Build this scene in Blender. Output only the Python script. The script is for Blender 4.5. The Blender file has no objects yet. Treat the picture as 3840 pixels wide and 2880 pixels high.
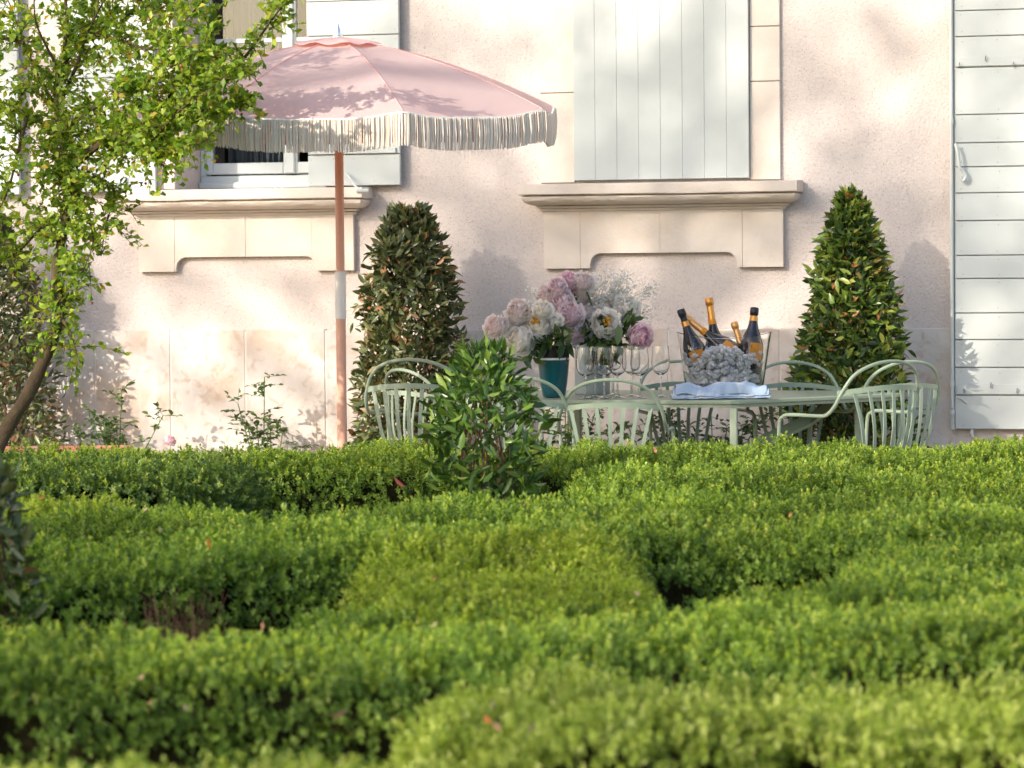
import bpy, bmesh, math, random
import numpy as np
from mathutils import Vector, Matrix, noise
sc = bpy.context.scene
COL = sc.collection
random.seed(7); rng = np.random.default_rng(7)
PI = math.pi

# ------------------------------------------------------------------ camera
F = 11550.0; YAW = math.radians(15); PITCH = math.atan(450 / F); ROLL = math.radians(.5); DW = 15.6; CZ = 1.34
CAM = Vector((DW * math.sin(YAW), -DW * math.cos(YAW), CZ))
r_h = Vector((math.cos(YAW), math.sin(YAW), 0)); v_h = Vector((-math.sin(YAW), math.cos(YAW), 0))
f_c = v_h * math.cos(PITCH) + Vector((0, 0, -math.sin(PITCH)))
u_c = v_h * math.sin(PITCH) + Vector((0, 0, math.cos(PITCH)))
R_c = r_h * math.cos(ROLL) - u_c * math.sin(ROLL)
U_c = u_c * math.cos(ROLL) + r_h * math.sin(ROLL)
cd = bpy.data.cameras.new('camera'); cam = bpy.data.objects.new('camera', cd); COL.objects.link(cam)
cam.matrix_world = Matrix(((R_c.x, U_c.x, -f_c.x, CAM.x), (R_c.y, U_c.y, -f_c.y, CAM.y), (R_c.z, U_c.z, -f_c.z, CAM.z), (0, 0, 0, 1)))
cd.sensor_width = 36; cd.lens = F / 3840 * 36; cd.clip_start = .1; cd.clip_end = 2000
cd.dof.use_dof = True; cd.dof.focus_distance = 13.2; cd.dof.aperture_fstop = 6.3
sc.camera = cam

# ------------------------------------------------------------------ light
SUN = Vector((-.6, -1, .55)).normalized()
SUN_EL = math.asin(SUN.z)
w = bpy.data.worlds.new('World'); sc.world = w; w.use_nodes = True
wn = w.node_tree; bg = wn.nodes['Background']
sky = wn.nodes.new('ShaderNodeTexSky'); sky.sky_type = 'NISHITA'; sky.sun_disc = False
sky.sun_elevation = SUN_EL; sky.sun_rotation = math.atan2(SUN.x, SUN.y)
sky.air_density = 1.0; sky.dust_density = 2.0; sky.ozone_density = 1.0
wn.links.new(sky.outputs[0], bg.inputs[0]); bg.inputs[1].default_value = .15
sl = bpy.data.lights.new('sun', 'SUN'); so = bpy.data.objects.new('sun', sl); COL.objects.link(so)
sl.energy = 2.6; sl.angle = math.radians(.53); sl.color = (1, .89, .755)
so.rotation_euler = SUN.to_track_quat('Z', 'Y').to_euler(); so.location = (-8, -10, 12)
sc.view_settings.view_transform = 'Standard'; sc.view_settings.look = 'None'
sc.view_settings.exposure = 1.05; sc.view_settings.gamma = 1; sc.view_settings.use_curve_mapping = False
sc.render.film_transparent = False
sc.cycles.max_bounces = 8; sc.cycles.transparent_max_bounces = 12; sc.cycles.transmission_bounces = 8
sc.cycles.sample_clamp_indirect = 6

# ------------------------------------------------------------------ projection helpers (photo pixels of the 3840x2880 picture -> a place)
def ray(px, py): return f_c + R_c * ((px - 1920) / F) - U_c * ((py - 1440) / F)
def P(px, py, Y=0.0):
    d = ray(px, py); return CAM + d * ((Y - CAM.y) / d.y)
def PD(px, py, d): return CAM + ray(px, py) * d
def UD(u, d, z=0.0):
    q = CAM + r_h * u + v_h * d; return Vector((q.x, q.y, z))
def PG(px, d, z=0.0): return UD((px - 1920) * d / F, d, z)

# ------------------------------------------------------------------ materials
MATS = {}
def mat(name, col, rough=.6, spec=.4, metal=0, bump=0, bscale=60, var=0, vscale=3, trans=0, tcol=None, alpha=None,
        speck=None, stain=None, transmission=0, ior=1.45, coat=0, rnd=None, rnd_src='attr', sheen=0, nscale=None, nvar=0):
    if name in MATS: return MATS[name]
    m = bpy.data.materials.new(name); m.use_nodes = True; n = m.node_tree.nodes; L = m.node_tree.links
    b = n['Principled BSDF']; b.inputs['Roughness'].default_value = rough; b.inputs['Specular IOR Level'].default_value = spec
    b.inputs['Metallic'].default_value = metal; b.inputs['Transmission Weight'].default_value = transmission; b.inputs['IOR'].default_value = ior
    b.inputs['Coat Weight'].default_value = coat
    if sheen: b.inputs['Sheen Weight'].default_value = sheen
    geo = n.new('ShaderNodeNewGeometry'); tc = n.new('ShaderNodeTexCoord')
    cs = None
    rgb = n.new('ShaderNodeRGB'); rgb.outputs[0].default_value = (*col, 1); cs = rgb.outputs[0]
    if rnd:
        rp = n.new('ShaderNodeValToRGB'); rp.color_ramp.interpolation = 'LINEAR'
        while len(rp.color_ramp.elements) < len(rnd): rp.color_ramp.elements.new(.5)
        for i, c in enumerate(rnd):
            rp.color_ramp.elements[i].position = c[0]; rp.color_ramp.elements[i].color = (*c[1], 1)
        if rnd_src == 'attr':
            a = n.new('ShaderNodeAttribute'); a.attribute_name = 'rnd'; src = a.outputs['Fac']
        else:
            a = n.new('ShaderNodeObjectInfo'); src = a.outputs['Random']
        L.new(src, rp.inputs[0]); cs = rp.outputs[0]
    def tex(scale, detail=4, dist=0, co=None):
        t = n.new('ShaderNodeTexNoise'); t.inputs['Scale'].default_value = scale; t.inputs['Detail'].default_value = detail
        t.inputs['Distortion'].default_value = dist; L.new(co or geo.outputs['Position'], t.inputs['Vector']); return t.outputs['Fac']
    def mixc(fac, a, b_, mode='MIX'):
        x = n.new('ShaderNodeMix'); x.data_type = 'RGBA'; x.blend_type = mode
        if isinstance(fac, float): x.inputs[0].default_value = fac
        else: L.new(fac, x.inputs[0])
        for s, k in ((a, 6), (b_, 7)):
            if isinstance(s, tuple): x.inputs[k].default_value = (*s, 1)
            else: L.new(s, x.inputs[k])
        return x.outputs[2]
    def rng_(fac, a, b_, c=0., d=1.):
        x = n.new('ShaderNodeMapRange'); L.new(fac, x.inputs[0])
        x.inputs[1].default_value = a; x.inputs[2].default_value = b_; x.inputs[3].default_value = c; x.inputs[4].default_value = d
        return x.outputs[0]
    if var:
        f_ = rng_(tex(vscale, 6), .3, .7, 1 - var, 1 + var)
        h = n.new('ShaderNodeCombineColor'); [L.new(f_, h.inputs[i]) for i in range(3)]
        cs = mixc(1.0, cs, h.outputs[0], 'MULTIPLY')
    if stain:
        for (sc_, lo, hi, c, st) in stain:
            f_ = rng_(tex(sc_, 7, .6), lo, hi, 0, st); cs = mixc(f_, cs, c)
    if speck:
        for (sc_, thr, c, st) in speck:
            vo = n.new('ShaderNodeTexVoronoi'); vo.inputs['Scale'].default_value = sc_; L.new(geo.outputs['Position'], vo.inputs['Vector'])
            d_ = rng_(vo.outputs['Distance'], thr * .5, thr, st, 0)
            rr = n.new('ShaderNodeSeparateColor'); L.new(vo.outputs['Color'], rr.inputs[0])
            k_ = rng_(rr.outputs[0], .55, .75, 0, 1)
            mu = n.new('ShaderNodeMath'); mu.operation = 'MULTIPLY'; L.new(d_, mu.inputs[0]); L.new(k_, mu.inputs[1])
            cs = mixc(mu.outputs[0], cs, c)
    L.new(cs, b.inputs['Base Color'])
    if bump:
        bp = n.new('ShaderNodeBump'); bp.inputs['Strength'].default_value = 1; bp.inputs['Distance'].default_value = bump
        L.new(tex(bscale, 6), bp.inputs['Height']); L.new(bp.outputs[0], b.inputs['Normal'])
    if trans:
        t = n.new('ShaderNodeBsdfTranslucent')
        if tcol: cs2 = mixc(1.0, cs, tcol, 'MULTIPLY')
        else: cs2 = cs
        L.new(cs2, t.inputs[0]); mx = n.new('ShaderNodeMixShader'); mx.inputs[0].default_value = trans
        L.new(b.outputs[0], mx.inputs[1]); L.new(t.outputs[0], mx.inputs[2]); L.new(mx.outputs[0], n['Material Output'].inputs[0])
    MATS[name] = m; return m

M_plaster = mat('plaster', (.63, .56, .522), .92, .1, bump=.006, bscale=75, var=.05, vscale=1.4,
                speck=[(95, .28, (.34, .20, .15), .85), (190, .38, (.40, .30, .27), .7)], stain=[(60, .52, .72, (.50, .44, .42), .5), (9, .5, .75, (.57, .51, .48), .4), (1.2, .5, .8, (.66, .57, .50), .5)])
M_lime = mat('carved_limestone', (.68, .60, .525), .88, .1, bump=.0025, bscale=70, var=.07, vscale=5,
             stain=[(3.5, .52, .75, (.64, .50, .38), .45), (6, .5, .8, (.72, .67, .61), .6)])
M_plinth = mat('plinth_stone', (.63, .575, .53), .9, .1, bump=.005, bscale=28, var=.10, vscale=4,
               stain=[(2.6, .48, .66, (.55, .38, .25), .6), (4.5, .5, .68, (.70, .66, .62), .8), (18, .54, .68, (.46, .33, .24), .55), (1.3, .5, .7, (.54, .51, .50), .5)])
M_mortar = mat('lime_mortar', (.68, .63, .585), .95, .05, bump=.004, bscale=90, var=.06)
M_sh = mat('shutter_paint', (.52, .555, .54), .5, .35, var=.025, vscale=7, bump=.0006, bscale=30)
M_shd = mat('window_paint', (.52, .57, .58), .45, .4, var=.02, vscale=8)
M_gap = mat('seam_dark', (.42, .415, .40), .9, .05)
M_iron = mat('painted_iron', (.55, .58, .56), .4, .5)
M_nail = mat('nail_head', (.25, .27, .27), .6, .3)
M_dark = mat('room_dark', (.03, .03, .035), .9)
M_curt = mat('sheer_curtain', (.22, .23, .27), .9, .1, var=.05, vscale=10, trans=.3)
M_glass = mat('window_glass', (.9, .95, .95), .02, .5, transmission=1.0, ior=1.45)
M_clear = mat('clear_glass', (1, 1, 1), .0, .5, transmission=1.0, ior=1.45)
M_pvase = mat('teal_glaze', (.004, .085, .105), .08, .6, coat=.5)
M_black = mat('black_glaze', (.012, .012, .016), .25, .5)
M_whiteb = mat('white_band', (.8, .8, .78), .3)
M_greyv = mat('grey_vase', (.36, .40, .40), .28, .5, trans=.0)
M_sage = mat('sage_paint', (.29, .365, .27), .42, .45, var=.03, vscale=9)
M_saged = mat('table_paint', (.30, .36, .265), .45, .45, var=.03, vscale=6)
M_pink = mat('pink_canvas', (.94, .745, .71), .8, .2, var=.02, vscale=9, bump=.0006, bscale=500, trans=.46, tcol=(1.0, .62, .52))
M_valance = mat('orange_lining', (.80, .30, .17), .85, .1, trans=.3)
M_pole = mat('salmon_pole', (.74, .40, .29), .45, .4, var=.03, vscale=12)
M_polew = mat('white_pole', (.80, .77, .74), .4, .4)
M_fr = mat('cream_fringe', (.74, .63, .53), .9, .15, trans=.2, rnd=[(0, (.84, .72, .60)), (.5, (.90, .81, .71)), (1, (.93, .87, .79))])
M_trim = mat('cream_braid', (.80, .75, .68), .85, .15, bump=.001, bscale=400)
M_chrome = mat('chrome', (.75, .76, .78), .12, .5, metal=1)
M_bark = mat('bark', (.095, .068, .042), .95, .1, bump=.008, bscale=45, var=.25, vscale=14, stain=[(8, .5, .7, (.16, .13, .055), .6)])
M_twig = mat('twig', (.14, .085, .055), .9, .1)
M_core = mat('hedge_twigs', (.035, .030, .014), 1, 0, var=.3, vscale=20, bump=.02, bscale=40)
M_brush = mat('dry_brushwood', (.20, .115, .075), .95, .05, var=.3, vscale=30)
M_ground = mat('gravel_ground', (.40, .33, .27), .95, .05, bump=.01, bscale=60, var=.15, vscale=6)
M_soil = mat('garden_soil', (.07, .05, .035), 1, .02, bump=.02, bscale=30, var=.3, vscale=6)
M_terra = mat('terracotta', (.62, .28, .19), .85, .1, var=.12, vscale=10, bump=.002, bscale=50, stain=[(12, .5, .7, (.70, .50, .42), .6)])
M_cloth = mat('blue_linen', (.34, .44, .58), .9, .1, var=.04, vscale=30, bump=.001, bscale=400, stain=[(16, .5, .62, (.60, .66, .73), .8)])
M_bottle = mat('dark_bottle_glass', (.006, .009, .008), .06, .7, coat=.4)
M_bottleb = mat('black_bottle_glass', (.010, .010, .016), .12, .7, coat=.3)
M_gold = mat('orange_gold_foil', (.72, .33, .08), .32, .5, metal=.75)
M_goldl = mat('pale_gold_foil', (.80, .42, .15), .36, .5, metal=.6)
M_bfoil = mat('black_foil', (.018, .018, .022), .35, .5)
M_orl = mat('orange_label', (.75, .30, .03), .6, .3, stain=[(90, .60, .66, (.30, .10, .02), .8)])
M_ice = mat('ice', (.95, .96, .98), .08, .6, transmission=.4, ior=1.31, coat=.8)
M_water = mat('meltwater', (.50, .52, .54), .08, .5, transmission=.85, ior=1.33)
M_stem = mat('green_stem', (.10, .17, .05), .7, .3)
M_berry = mat('small_red_fruit', (.28, .035, .02), .4, .4)
M_stam = mat('golden_stamens', (.80, .45, .05), .8, .1)

def leafmat(name, ramp, src='attr', rough=.42, spec=.35, trans=.36, tcol=(1.6, 1.6, .5), var=.15, vs=2.2):
    return mat(name, (.1, .2, .05), rough, spec, rnd=ramp, rnd_src=src, trans=trans, tcol=tcol, var=var, vscale=vs)
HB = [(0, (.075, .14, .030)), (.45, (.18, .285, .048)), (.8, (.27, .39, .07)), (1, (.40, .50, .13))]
M_box = leafmat('box_leaf', HB, 'obj')
M_boxy = leafmat('box_leaf_yellowish', [(0, (.14, .20, .03)), (.45, (.30, .38, .042)), (.8, (.39, .46, .06)), (1, (.50, .54, .13))], 'obj')
M_boxb = leafmat('box_leaf_bluish', [(0, (.06, .12, .04)), (.5, (.14, .22, .055)), (.85, (.21, .30, .08)), (1, (.34, .42, .13))], 'obj')
M_boxsun = leafmat('box_leaf_sunlit', [(0, (.15, .21, .03)), (.45, (.27, .35, .055)), (.8, (.38, .45, .10)), (1, (.52, .56, .20))], 'obj')  # paler leaf colour stands in for sunlight on the front hedges
M_newlit = leafmat('box_lit_top_growth', [(0, (.28, .38, .045)), (.5, (.42, .52, .06)), (.85, (.52, .58, .09)), (1, (.62, .64, .18))], 'obj', trans=.35)  # young shoots, lightened further to paint light on the hedge tops
M_newlitp = leafmat('box_lit_top_growth_pale', [(0, (.28, .36, .05)), (.5, (.42, .49, .10)), (1, (.60, .62, .22))], 'obj', trans=.35)  # paler shoots that help paint the two front hedges sunlit
M_fruit = leafmat('fruit_tree_leaf', [(0, (.08, .16, .02)), (.35, (.16, .27, .03)), (.7, (.28, .39, .045)), (.93, (.40, .47, .07)), (1, (.42, .26, .03))], rough=.4, trans=.42)
M_bay1 = leafmat('bay_leaf_dull', [(0, (.05, .075, .03)), (.5, (.10, .125, .045)), (.82, (.18, .20, .08)), (.9, (.24, .22, .10)), (1, (.38, .17, .08))], rough=.32, spec=.5, trans=.12)
M_bay2 = leafmat('bay_leaf_fresh', [(0, (.025, .05, .015)), (.4, (.07, .12, .03)), (.75, (.19, .28, .04)), (.92, (.42, .46, .11)), (1, (.45, .18, .07))], rough=.3, spec=.5, trans=.2)
M_lau = leafmat('laurel_leaf', [(0, (.035, .08, .02)), (.5, (.075, .15, .03)), (.85, (.15, .25, .04)), (1, (.26, .36, .07))], rough=.28, spec=.5, trans=.22)
M_lauo = leafmat('laurel_leaf_single', [(0, (.035, .08, .02)), (.5, (.075, .15, .03)), (.85, (.15, .25, .04)), (1, (.26, .36, .07))], 'obj', rough=.28, spec=.5, trans=.22)
M_bay1o = leafmat('bay_leaf_dull_single', [(0, (.05, .075, .03)), (.5, (.10, .125, .045)), (.82, (.18, .20, .08)), (.9, (.24, .22, .10)), (1, (.38, .17, .08))], 'obj', rough=.32, spec=.5, trans=.12)
M_bay2o = leafmat('bay_leaf_fresh_single', [(0, (.025, .05, .015)), (.4, (.07, .12, .03)), (.75, (.19, .28, .04)), (.92, (.42, .46, .11)), (1, (.45, .18, .07))], 'obj', rough=.3, spec=.5, trans=.2)
M_rose = leafmat('rose_leaf', [(0, (.04, .08, .025)), (.5, (.07, .13, .035)), (1, (.13, .19, .05))], trans=.2)
M_bouq = leafmat('bouquet_leaf', [(0, (.03, .07, .02)), (.6, (.07, .12, .03)), (1, (.16, .22, .10))], trans=.15)
M_dry = mat('dry_leaf', (.55, .26, .16), .7, .2, trans=.2, rnd=[(0, (.60, .10, .05)), (.5, (.62, .33, .2)), (1, (.72, .52, .38))], rnd_src='obj')

# ------------------------------------------------------------------ mesh helpers
def link(o, parent=None):
    COL.objects.link(o)
    if parent: o.parent = parent
    return o
def tag(o, label=None, cat=None, group=None, kind=None):
    if label: o['label'] = label
    if cat: o['category'] = cat
    if group: o['group'] = group
    if kind: o['kind'] = kind
    return o
def empty(name, loc=(0, 0, 0), rz=0, label=None, cat=None, group=None, kind=None):
    o = bpy.data.objects.new(name, None); o.location = loc; o.rotation_euler = (0, 0, rz); o.empty_display_size = .1
    COL.objects.link(o); return tag(o, label, cat, group, kind)
class MB:
    def __init__(s): s.v = []; s.f = []; s.mi = []; s.m = 0; s.r = []; s.rv = .5
    def add(s, vs, fs):
        k = len(s.v); s.v += [tuple(q) for q in vs]
        for f in fs: s.f.append([k + i for i in f]); s.mi.append(s.m); s.r.append(s.rv)
        return s
    def box(s, x0, x1, y0, y1, z0, z1, bev=0):
        if bev:
            b = bev
            # front (-y) face chamfered box
            vs = [(x0, y1, z0), (x1, y1, z0), (x1, y1, z1), (x0, y1, z1), (x0, y0 + b, z0), (x1, y0 + b, z0), (x1, y0 + b, z1), (x0, y0 + b, z1),
                  (x0 + b, y0, z0 + b), (x1 - b, y0, z0 + b), (x1 - b, y0, z1 - b), (x0 + b, y0, z1 - b)]
            fs = [(0, 3, 2, 1), (8, 9, 10, 11), (4, 5, 9, 8), (5, 6, 10, 9), (6, 7, 11, 10), (7, 4, 8, 11), (0, 1, 5, 4), (1, 2, 6, 5), (2, 3, 7, 6), (3, 0, 4, 7)]
            return s.add(vs, fs)
        vs = [(x, y, z) for z in (z0, z1) for y in (y0, y1) for x in (x0, x1)]
        return s.add(vs, [(0, 2, 3, 1), (4, 5, 7, 6), (0, 1, 5, 4), (2, 6, 7, 3), (0, 4, 6, 2), (1, 3, 7, 5)])
    def tube(s, pts, rad, n=8, cap=True):
        pts = [Vector(p) for p in pts]; N = len(pts)
        if not hasattr(rad, '__len__'): rad = [rad] * N
        vs = []; a = None
        for i, p in enumerate(pts):
            t = (pts[min(i + 1, N - 1)] - pts[max(i - 1, 0)]).normalized()
            if a is None: a = t.orthogonal().normalized()
            else: a = (a - t * a.dot(t)).normalized()
            b = t.cross(a)
            vs += [p + (a * math.cos(2 * PI * k / n) + b * math.sin(2 * PI * k / n)) * rad[i] for k in range(n)]
        fs = [(i * n + k, i * n + (k + 1) % n, (i + 1) * n + (k + 1) % n, (i + 1) * n + k) for i in range(N - 1) for k in range(n)]
        if cap: fs += [tuple(range(n - 1, -1, -1)), tuple((N - 1) * n + k for k in range(n))]
        return s.add(vs, fs)
    def lathe(s, prof, n=24, c=(0, 0, 0), cap0=True, cap1=True, mtx=None):
        vs = []
        for r, z in prof:
            vs += [(c[0] + r * math.cos(2 * PI * k / n), c[1] + r * math.sin(2 * PI * k / n), c[2] + z) for k in range(n)]
        if mtx: vs = [mtx @ Vector(q) for q in vs]
        N = len(prof)
        fs = [(i * n + k, i * n + (k + 1) % n, (i + 1) * n + (k + 1) % n, (i + 1) * n + k) for i in range(N - 1) for k in range(n)]
        if cap0 and prof[0][0] > 1e-5: fs.append(tuple(range(n - 1, -1, -1)))
        if cap1 and prof[-1][0] > 1e-5: fs.append(tuple((N - 1) * n + k for k in range(n)))
        return s.add(vs, fs)
    def strip(s, pts, wv, th, nv=None):       # flat bar: path pts, width vector(s), thickness along normal
        pts = [Vector(p) for p in pts]; vs = []; N = len(pts)
        for i, p in enumerate(pts):
            t = (pts[min(i + 1, N - 1)] - pts[max(i - 1, 0)]).normalized()
            W = Vector(wv[i] if isinstance(wv, list) else wv); nn = t.cross(W).normalized() * th / 2; W = W / 2
            vs += [p - W - nn, p + W - nn, p + W + nn, p - W + nn]
        fs = [(i * 4 + k, i * 4 + (k + 1) % 4, (i + 1) * 4 + (k + 1) % 4, (i + 1) * 4 + k) for i in range(N - 1) for k in range(4)]
        fs += [(3, 2, 1, 0), tuple((N - 1) * 4 + k for k in range(4))]
        return s.add(vs, fs)
    def prism(s, poly, y0, y1):               # polygon in xz, extruded y0 (front) .. y1
        n = len(poly); vs = [(x, y0, z) for x, z in poly] + [(x, y1, z) for x, z in poly]
        fs = [tuple(range(n)), tuple(range(2 * n - 1, n - 1, -1))] + [(i, (i + 1) % n, n + (i + 1) % n, n + i)[::-1] for i in range(n)]
        return s.add(vs, fs)
    def slab(s, poly, z0, z1):
        n = len(poly); vs = [(x, y, z0) for x, y in poly] + [(x, y, z1) for x, y in poly]
        fs = [tuple(range(n - 1, -1, -1)), tuple(range(n, 2 * n))] + [(i, (i + 1) % n, n + (i + 1) % n, n + i) for i in range(n)]
        return s.add(vs, fs)
    def mesh(s, name, mats, smooth=False, rnd=False):
        me = bpy.data.meshes.new(name); me.from_pydata(s.v, [], s.f)
        for m in (mats if isinstance(mats, (list, tuple)) else [mats]): me.materials.append(m)
        if any(s.mi): me.polygons.foreach_set('material_index', s.mi)
        if rnd:
            a = me.attributes.new('rnd', 'FLOAT', 'FACE'); a.data.foreach_set('value', s.r)
        me.update()
        bm = bmesh.new(); bm.from_mesh(me); bmesh.ops.recalc_face_normals(bm, faces=bm.faces)
        bm.to_mesh(me); bm.free()
        if smooth:
            me.polygons.foreach_set('use_smooth', [True] * len(me.polygons))
            try: me.set_sharp_from_angle(angle=math.radians(smooth if smooth > 1 else 40))
            except Exception: pass
        return me
    def build(s, name, mats, parent=None, smooth=False, bevel=0, rnd=False):
        o = bpy.data.objects.new(name, s.mesh(name, mats, smooth, rnd)); link(o, parent)
        if bevel:
            b = o.modifiers.new('bevel', 'BEVEL'); b.width = bevel; b.segments = 2; b.limit_method = 'ANGLE'; b.angle_limit = math.radians(35)
        return o

def spline(pts, n=8):
    pts = [Vector(p) for p in pts]; out = []
    for i in range(len(pts) - 1):
        p0 = pts[max(i - 1, 0)]; p1 = pts[i]; p2 = pts[i + 1]; p3 = pts[min(i + 2, len(pts) - 1)]
        for k in range(n):
            t = k / n
            out.append(.5 * ((2 * p1) + (p2 - p0) * t + (2 * p0 - 5 * p1 + 4 * p2 - p3) * t * t + (3 * p1 - p0 - 3 * p2 + p3) * t ** 3))
    out.append(pts[-1]); return out

def nrm(a): return a / np.maximum(np.linalg.norm(a, axis=1, keepdims=True), 1e-9)
def npmesh(name, V, Fq, mats, rnd=None, smooth=True, k=4):
    me = bpy.data.meshes.new(name); nF = len(Fq)
    me.vertices.add(len(V)); me.vertices.foreach_set('co', V.astype(np.float32).ravel())
    me.loops.add(nF * k); me.loops.foreach_set('vertex_index', Fq.astype(np.int32).ravel())
    me.polygons.add(nF); me.polygons.foreach_set('loop_start', np.arange(0, nF * k, k, dtype=np.int32))
    try: me.polygons.foreach_set('loop_total', np.full(nF, k, dtype=np.int32))
    except Exception: pass
    for m in (mats if isinstance(mats, (list, tuple)) else [mats]): me.materials.append(m)
    if rnd is not None:
        a = me.attributes.new('rnd', 'FLOAT', 'FACE'); a.data.foreach_set('value', rnd.astype(np.float32))
    me.update(); me.validate()
    if smooth: me.polygons.foreach_set('use_smooth', np.ones(nF, dtype=bool))
    return me
def leaf_arrays(Pb, D, N, L, W, fold=.18, droop=.12, big=False):
    D = nrm(D); S = nrm(np.cross(D, N)); N2 = np.cross(S, D); L = L[:, None]; W = W[:, None]; n = len(Pb)
    if big:
        a = [Pb, Pb + D * L * .3 - S * W * .42 + N2 * W * fold, Pb + D * L * .32, Pb + D * L * .3 + S * W * .42 + N2 * W * fold,
             Pb + D * L * .66 - S * W * .40 + N2 * (W * fold - L * droop * .4), Pb + D * L * .68 - N2 * L * droop * .4,
             Pb + D * L * .66 + S * W * .40 + N2 * (W * fold - L * droop * .4), Pb + D * L - N2 * L * droop]
        V = np.stack(a, 1).reshape(-1, 3)
        t = np.array([[0, 2, 1], [0, 3, 2], [1, 2, 5], [1, 5, 4], [2, 3, 6], [2, 6, 5], [4, 5, 7], [5, 6, 7]])
        Fq = (t[None] + (np.arange(n) * 8)[:, None, None]).reshape(-1, 3); return V, Fq, 8
    a = [Pb, Pb + D * L * .48 - S * W * .5 + N2 * W * fold, Pb + D * L * .5, Pb + D * L * .48 + S * W * .5 + N2 * W * fold, Pb + D * L - N2 * L * droop]
    V = np.stack(a, 1).reshape(-1, 3)
    t = np.array([[0, 2, 1], [0, 3, 2], [1, 2, 4], [2, 3, 4]])
    Fq = (t[None] + (np.arange(n) * 5)[:, None, None]).reshape(-1, 3); return V, Fq, 4
def leaves(name, Pb, D, N, L, W, m, parent=None, big=False, stuff=True, rnd=None, **k):
    V, Fq, per = leaf_arrays(Pb, D, N, L, W, big=big, **k)
    if rnd is None: rnd = rng.random(len(Pb))
    o = bpy.data.objects.new(name, npmesh(name, V, Fq, m, np.repeat(rnd, per), k=3)); link(o, parent)
    if stuff: o['kind'] = 'stuff'
    return o
def rdir(n): return nrm(rng.normal(size=(n, 3)))

# ================================================================== ground
g = MB(); g.slab([(-60, -70), (60, -70), (60, 60), (-60, 60)], -.2, 0); tag(g.build('ground', M_ground), 'pale gravel ground of the garden in front of the house', kind='structure')
q = [UD(-5, 2.6), UD(6, 2.6), UD(6, 12.6), UD(-5, 12.6)]
g = MB(); g.slab([(p.x, p.y) for p in q], .004, .03); tag(g.build('garden_bed', M_soil), 'dark soil of the box hedge beds', kind='structure')

# ================================================================== house
HOUSE = empty('house', (0, 0, 0), 0, 'pale pink plastered house with grey shutters and moulded stone sills', 'house')
WX0, WX1, WZ0, WZ1 = -1.80, -.98, 1.735, 3.25       # window opening
HX0, HX1, HZ = -7.5, 8.0, 6.4; RD = .42
b = MB()
b.box(HX0, WX0, 0, .5, 0, HZ); b.box(WX1, HX1, 0, .5, 0, HZ)
b.box(WX0, WX1, 0, .5, 0, WZ0); b.box(WX0, WX1, 0, .5, WZ1, HZ)
b.box(HX0, HX0 + .4, .5, 7, 0, HZ); b.box(HX1 - .4, HX1, .5, 7, 0, HZ); b.box(HX0, HX1, 7, 7.4, 0, HZ)
b.build('wall', M_plaster, HOUSE)
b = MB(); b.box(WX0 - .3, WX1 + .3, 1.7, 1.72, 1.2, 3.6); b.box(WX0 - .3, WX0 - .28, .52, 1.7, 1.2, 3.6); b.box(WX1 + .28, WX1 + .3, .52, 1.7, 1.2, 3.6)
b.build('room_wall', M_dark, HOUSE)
b = MB()
b.add([(HX0 - .4, -.5, HZ), (HX1 + .4, -.5, HZ), (HX1 + .4, 3.7, HZ + 2), (HX0 - .4, 3.7, HZ + 2), (HX0 - .4, 7.8, HZ), (HX1 + .4, 7.8, HZ)], [(0, 1, 2, 3), (3, 2, 5, 4), (0, 3, 4), (1, 5, 2)])
b.build('roof', M_terra, HOUSE)
# plinth of stone blocks
b = MB(); b.box(HX0, HX1, -.0405, 0, 0, 1.007); b.build('mortar', M_mortar, HOUSE)
xs = [HX0 + .0]
for x in np.arange(-7.0, -2.6, .72): xs.append(float(x))
xs += [-2.25, P(650, 1300).x, P(930, 1300).x, P(1230, 1300).x, P(1390, 1300).x, -.35, .12, P(2230, 1300).x + .1, .82, P(2930, 1250).x, 1.95, 2.45, 3.1, 3.8, 4.6, 5.4, 6.3, 7.2, HX1]
for row, (z0, z1, off) in enumerate([(0.02, .375, .21), (.378, 1.01, 0)]):
    X = [x if i in (0, len(xs) - 1) else x + off for i, x in enumerate(xs)]
    for a, c in zip(X[:-1], X[1:]):
        if c - a < .1: continue
        o = MB().box(a + .003, c - .003, -.043 - random.random() * .003, -.002, z0, z1 + random.uniform(-.003, .003), bev=.004).build('stone', M_plinth, HOUSE)

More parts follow.
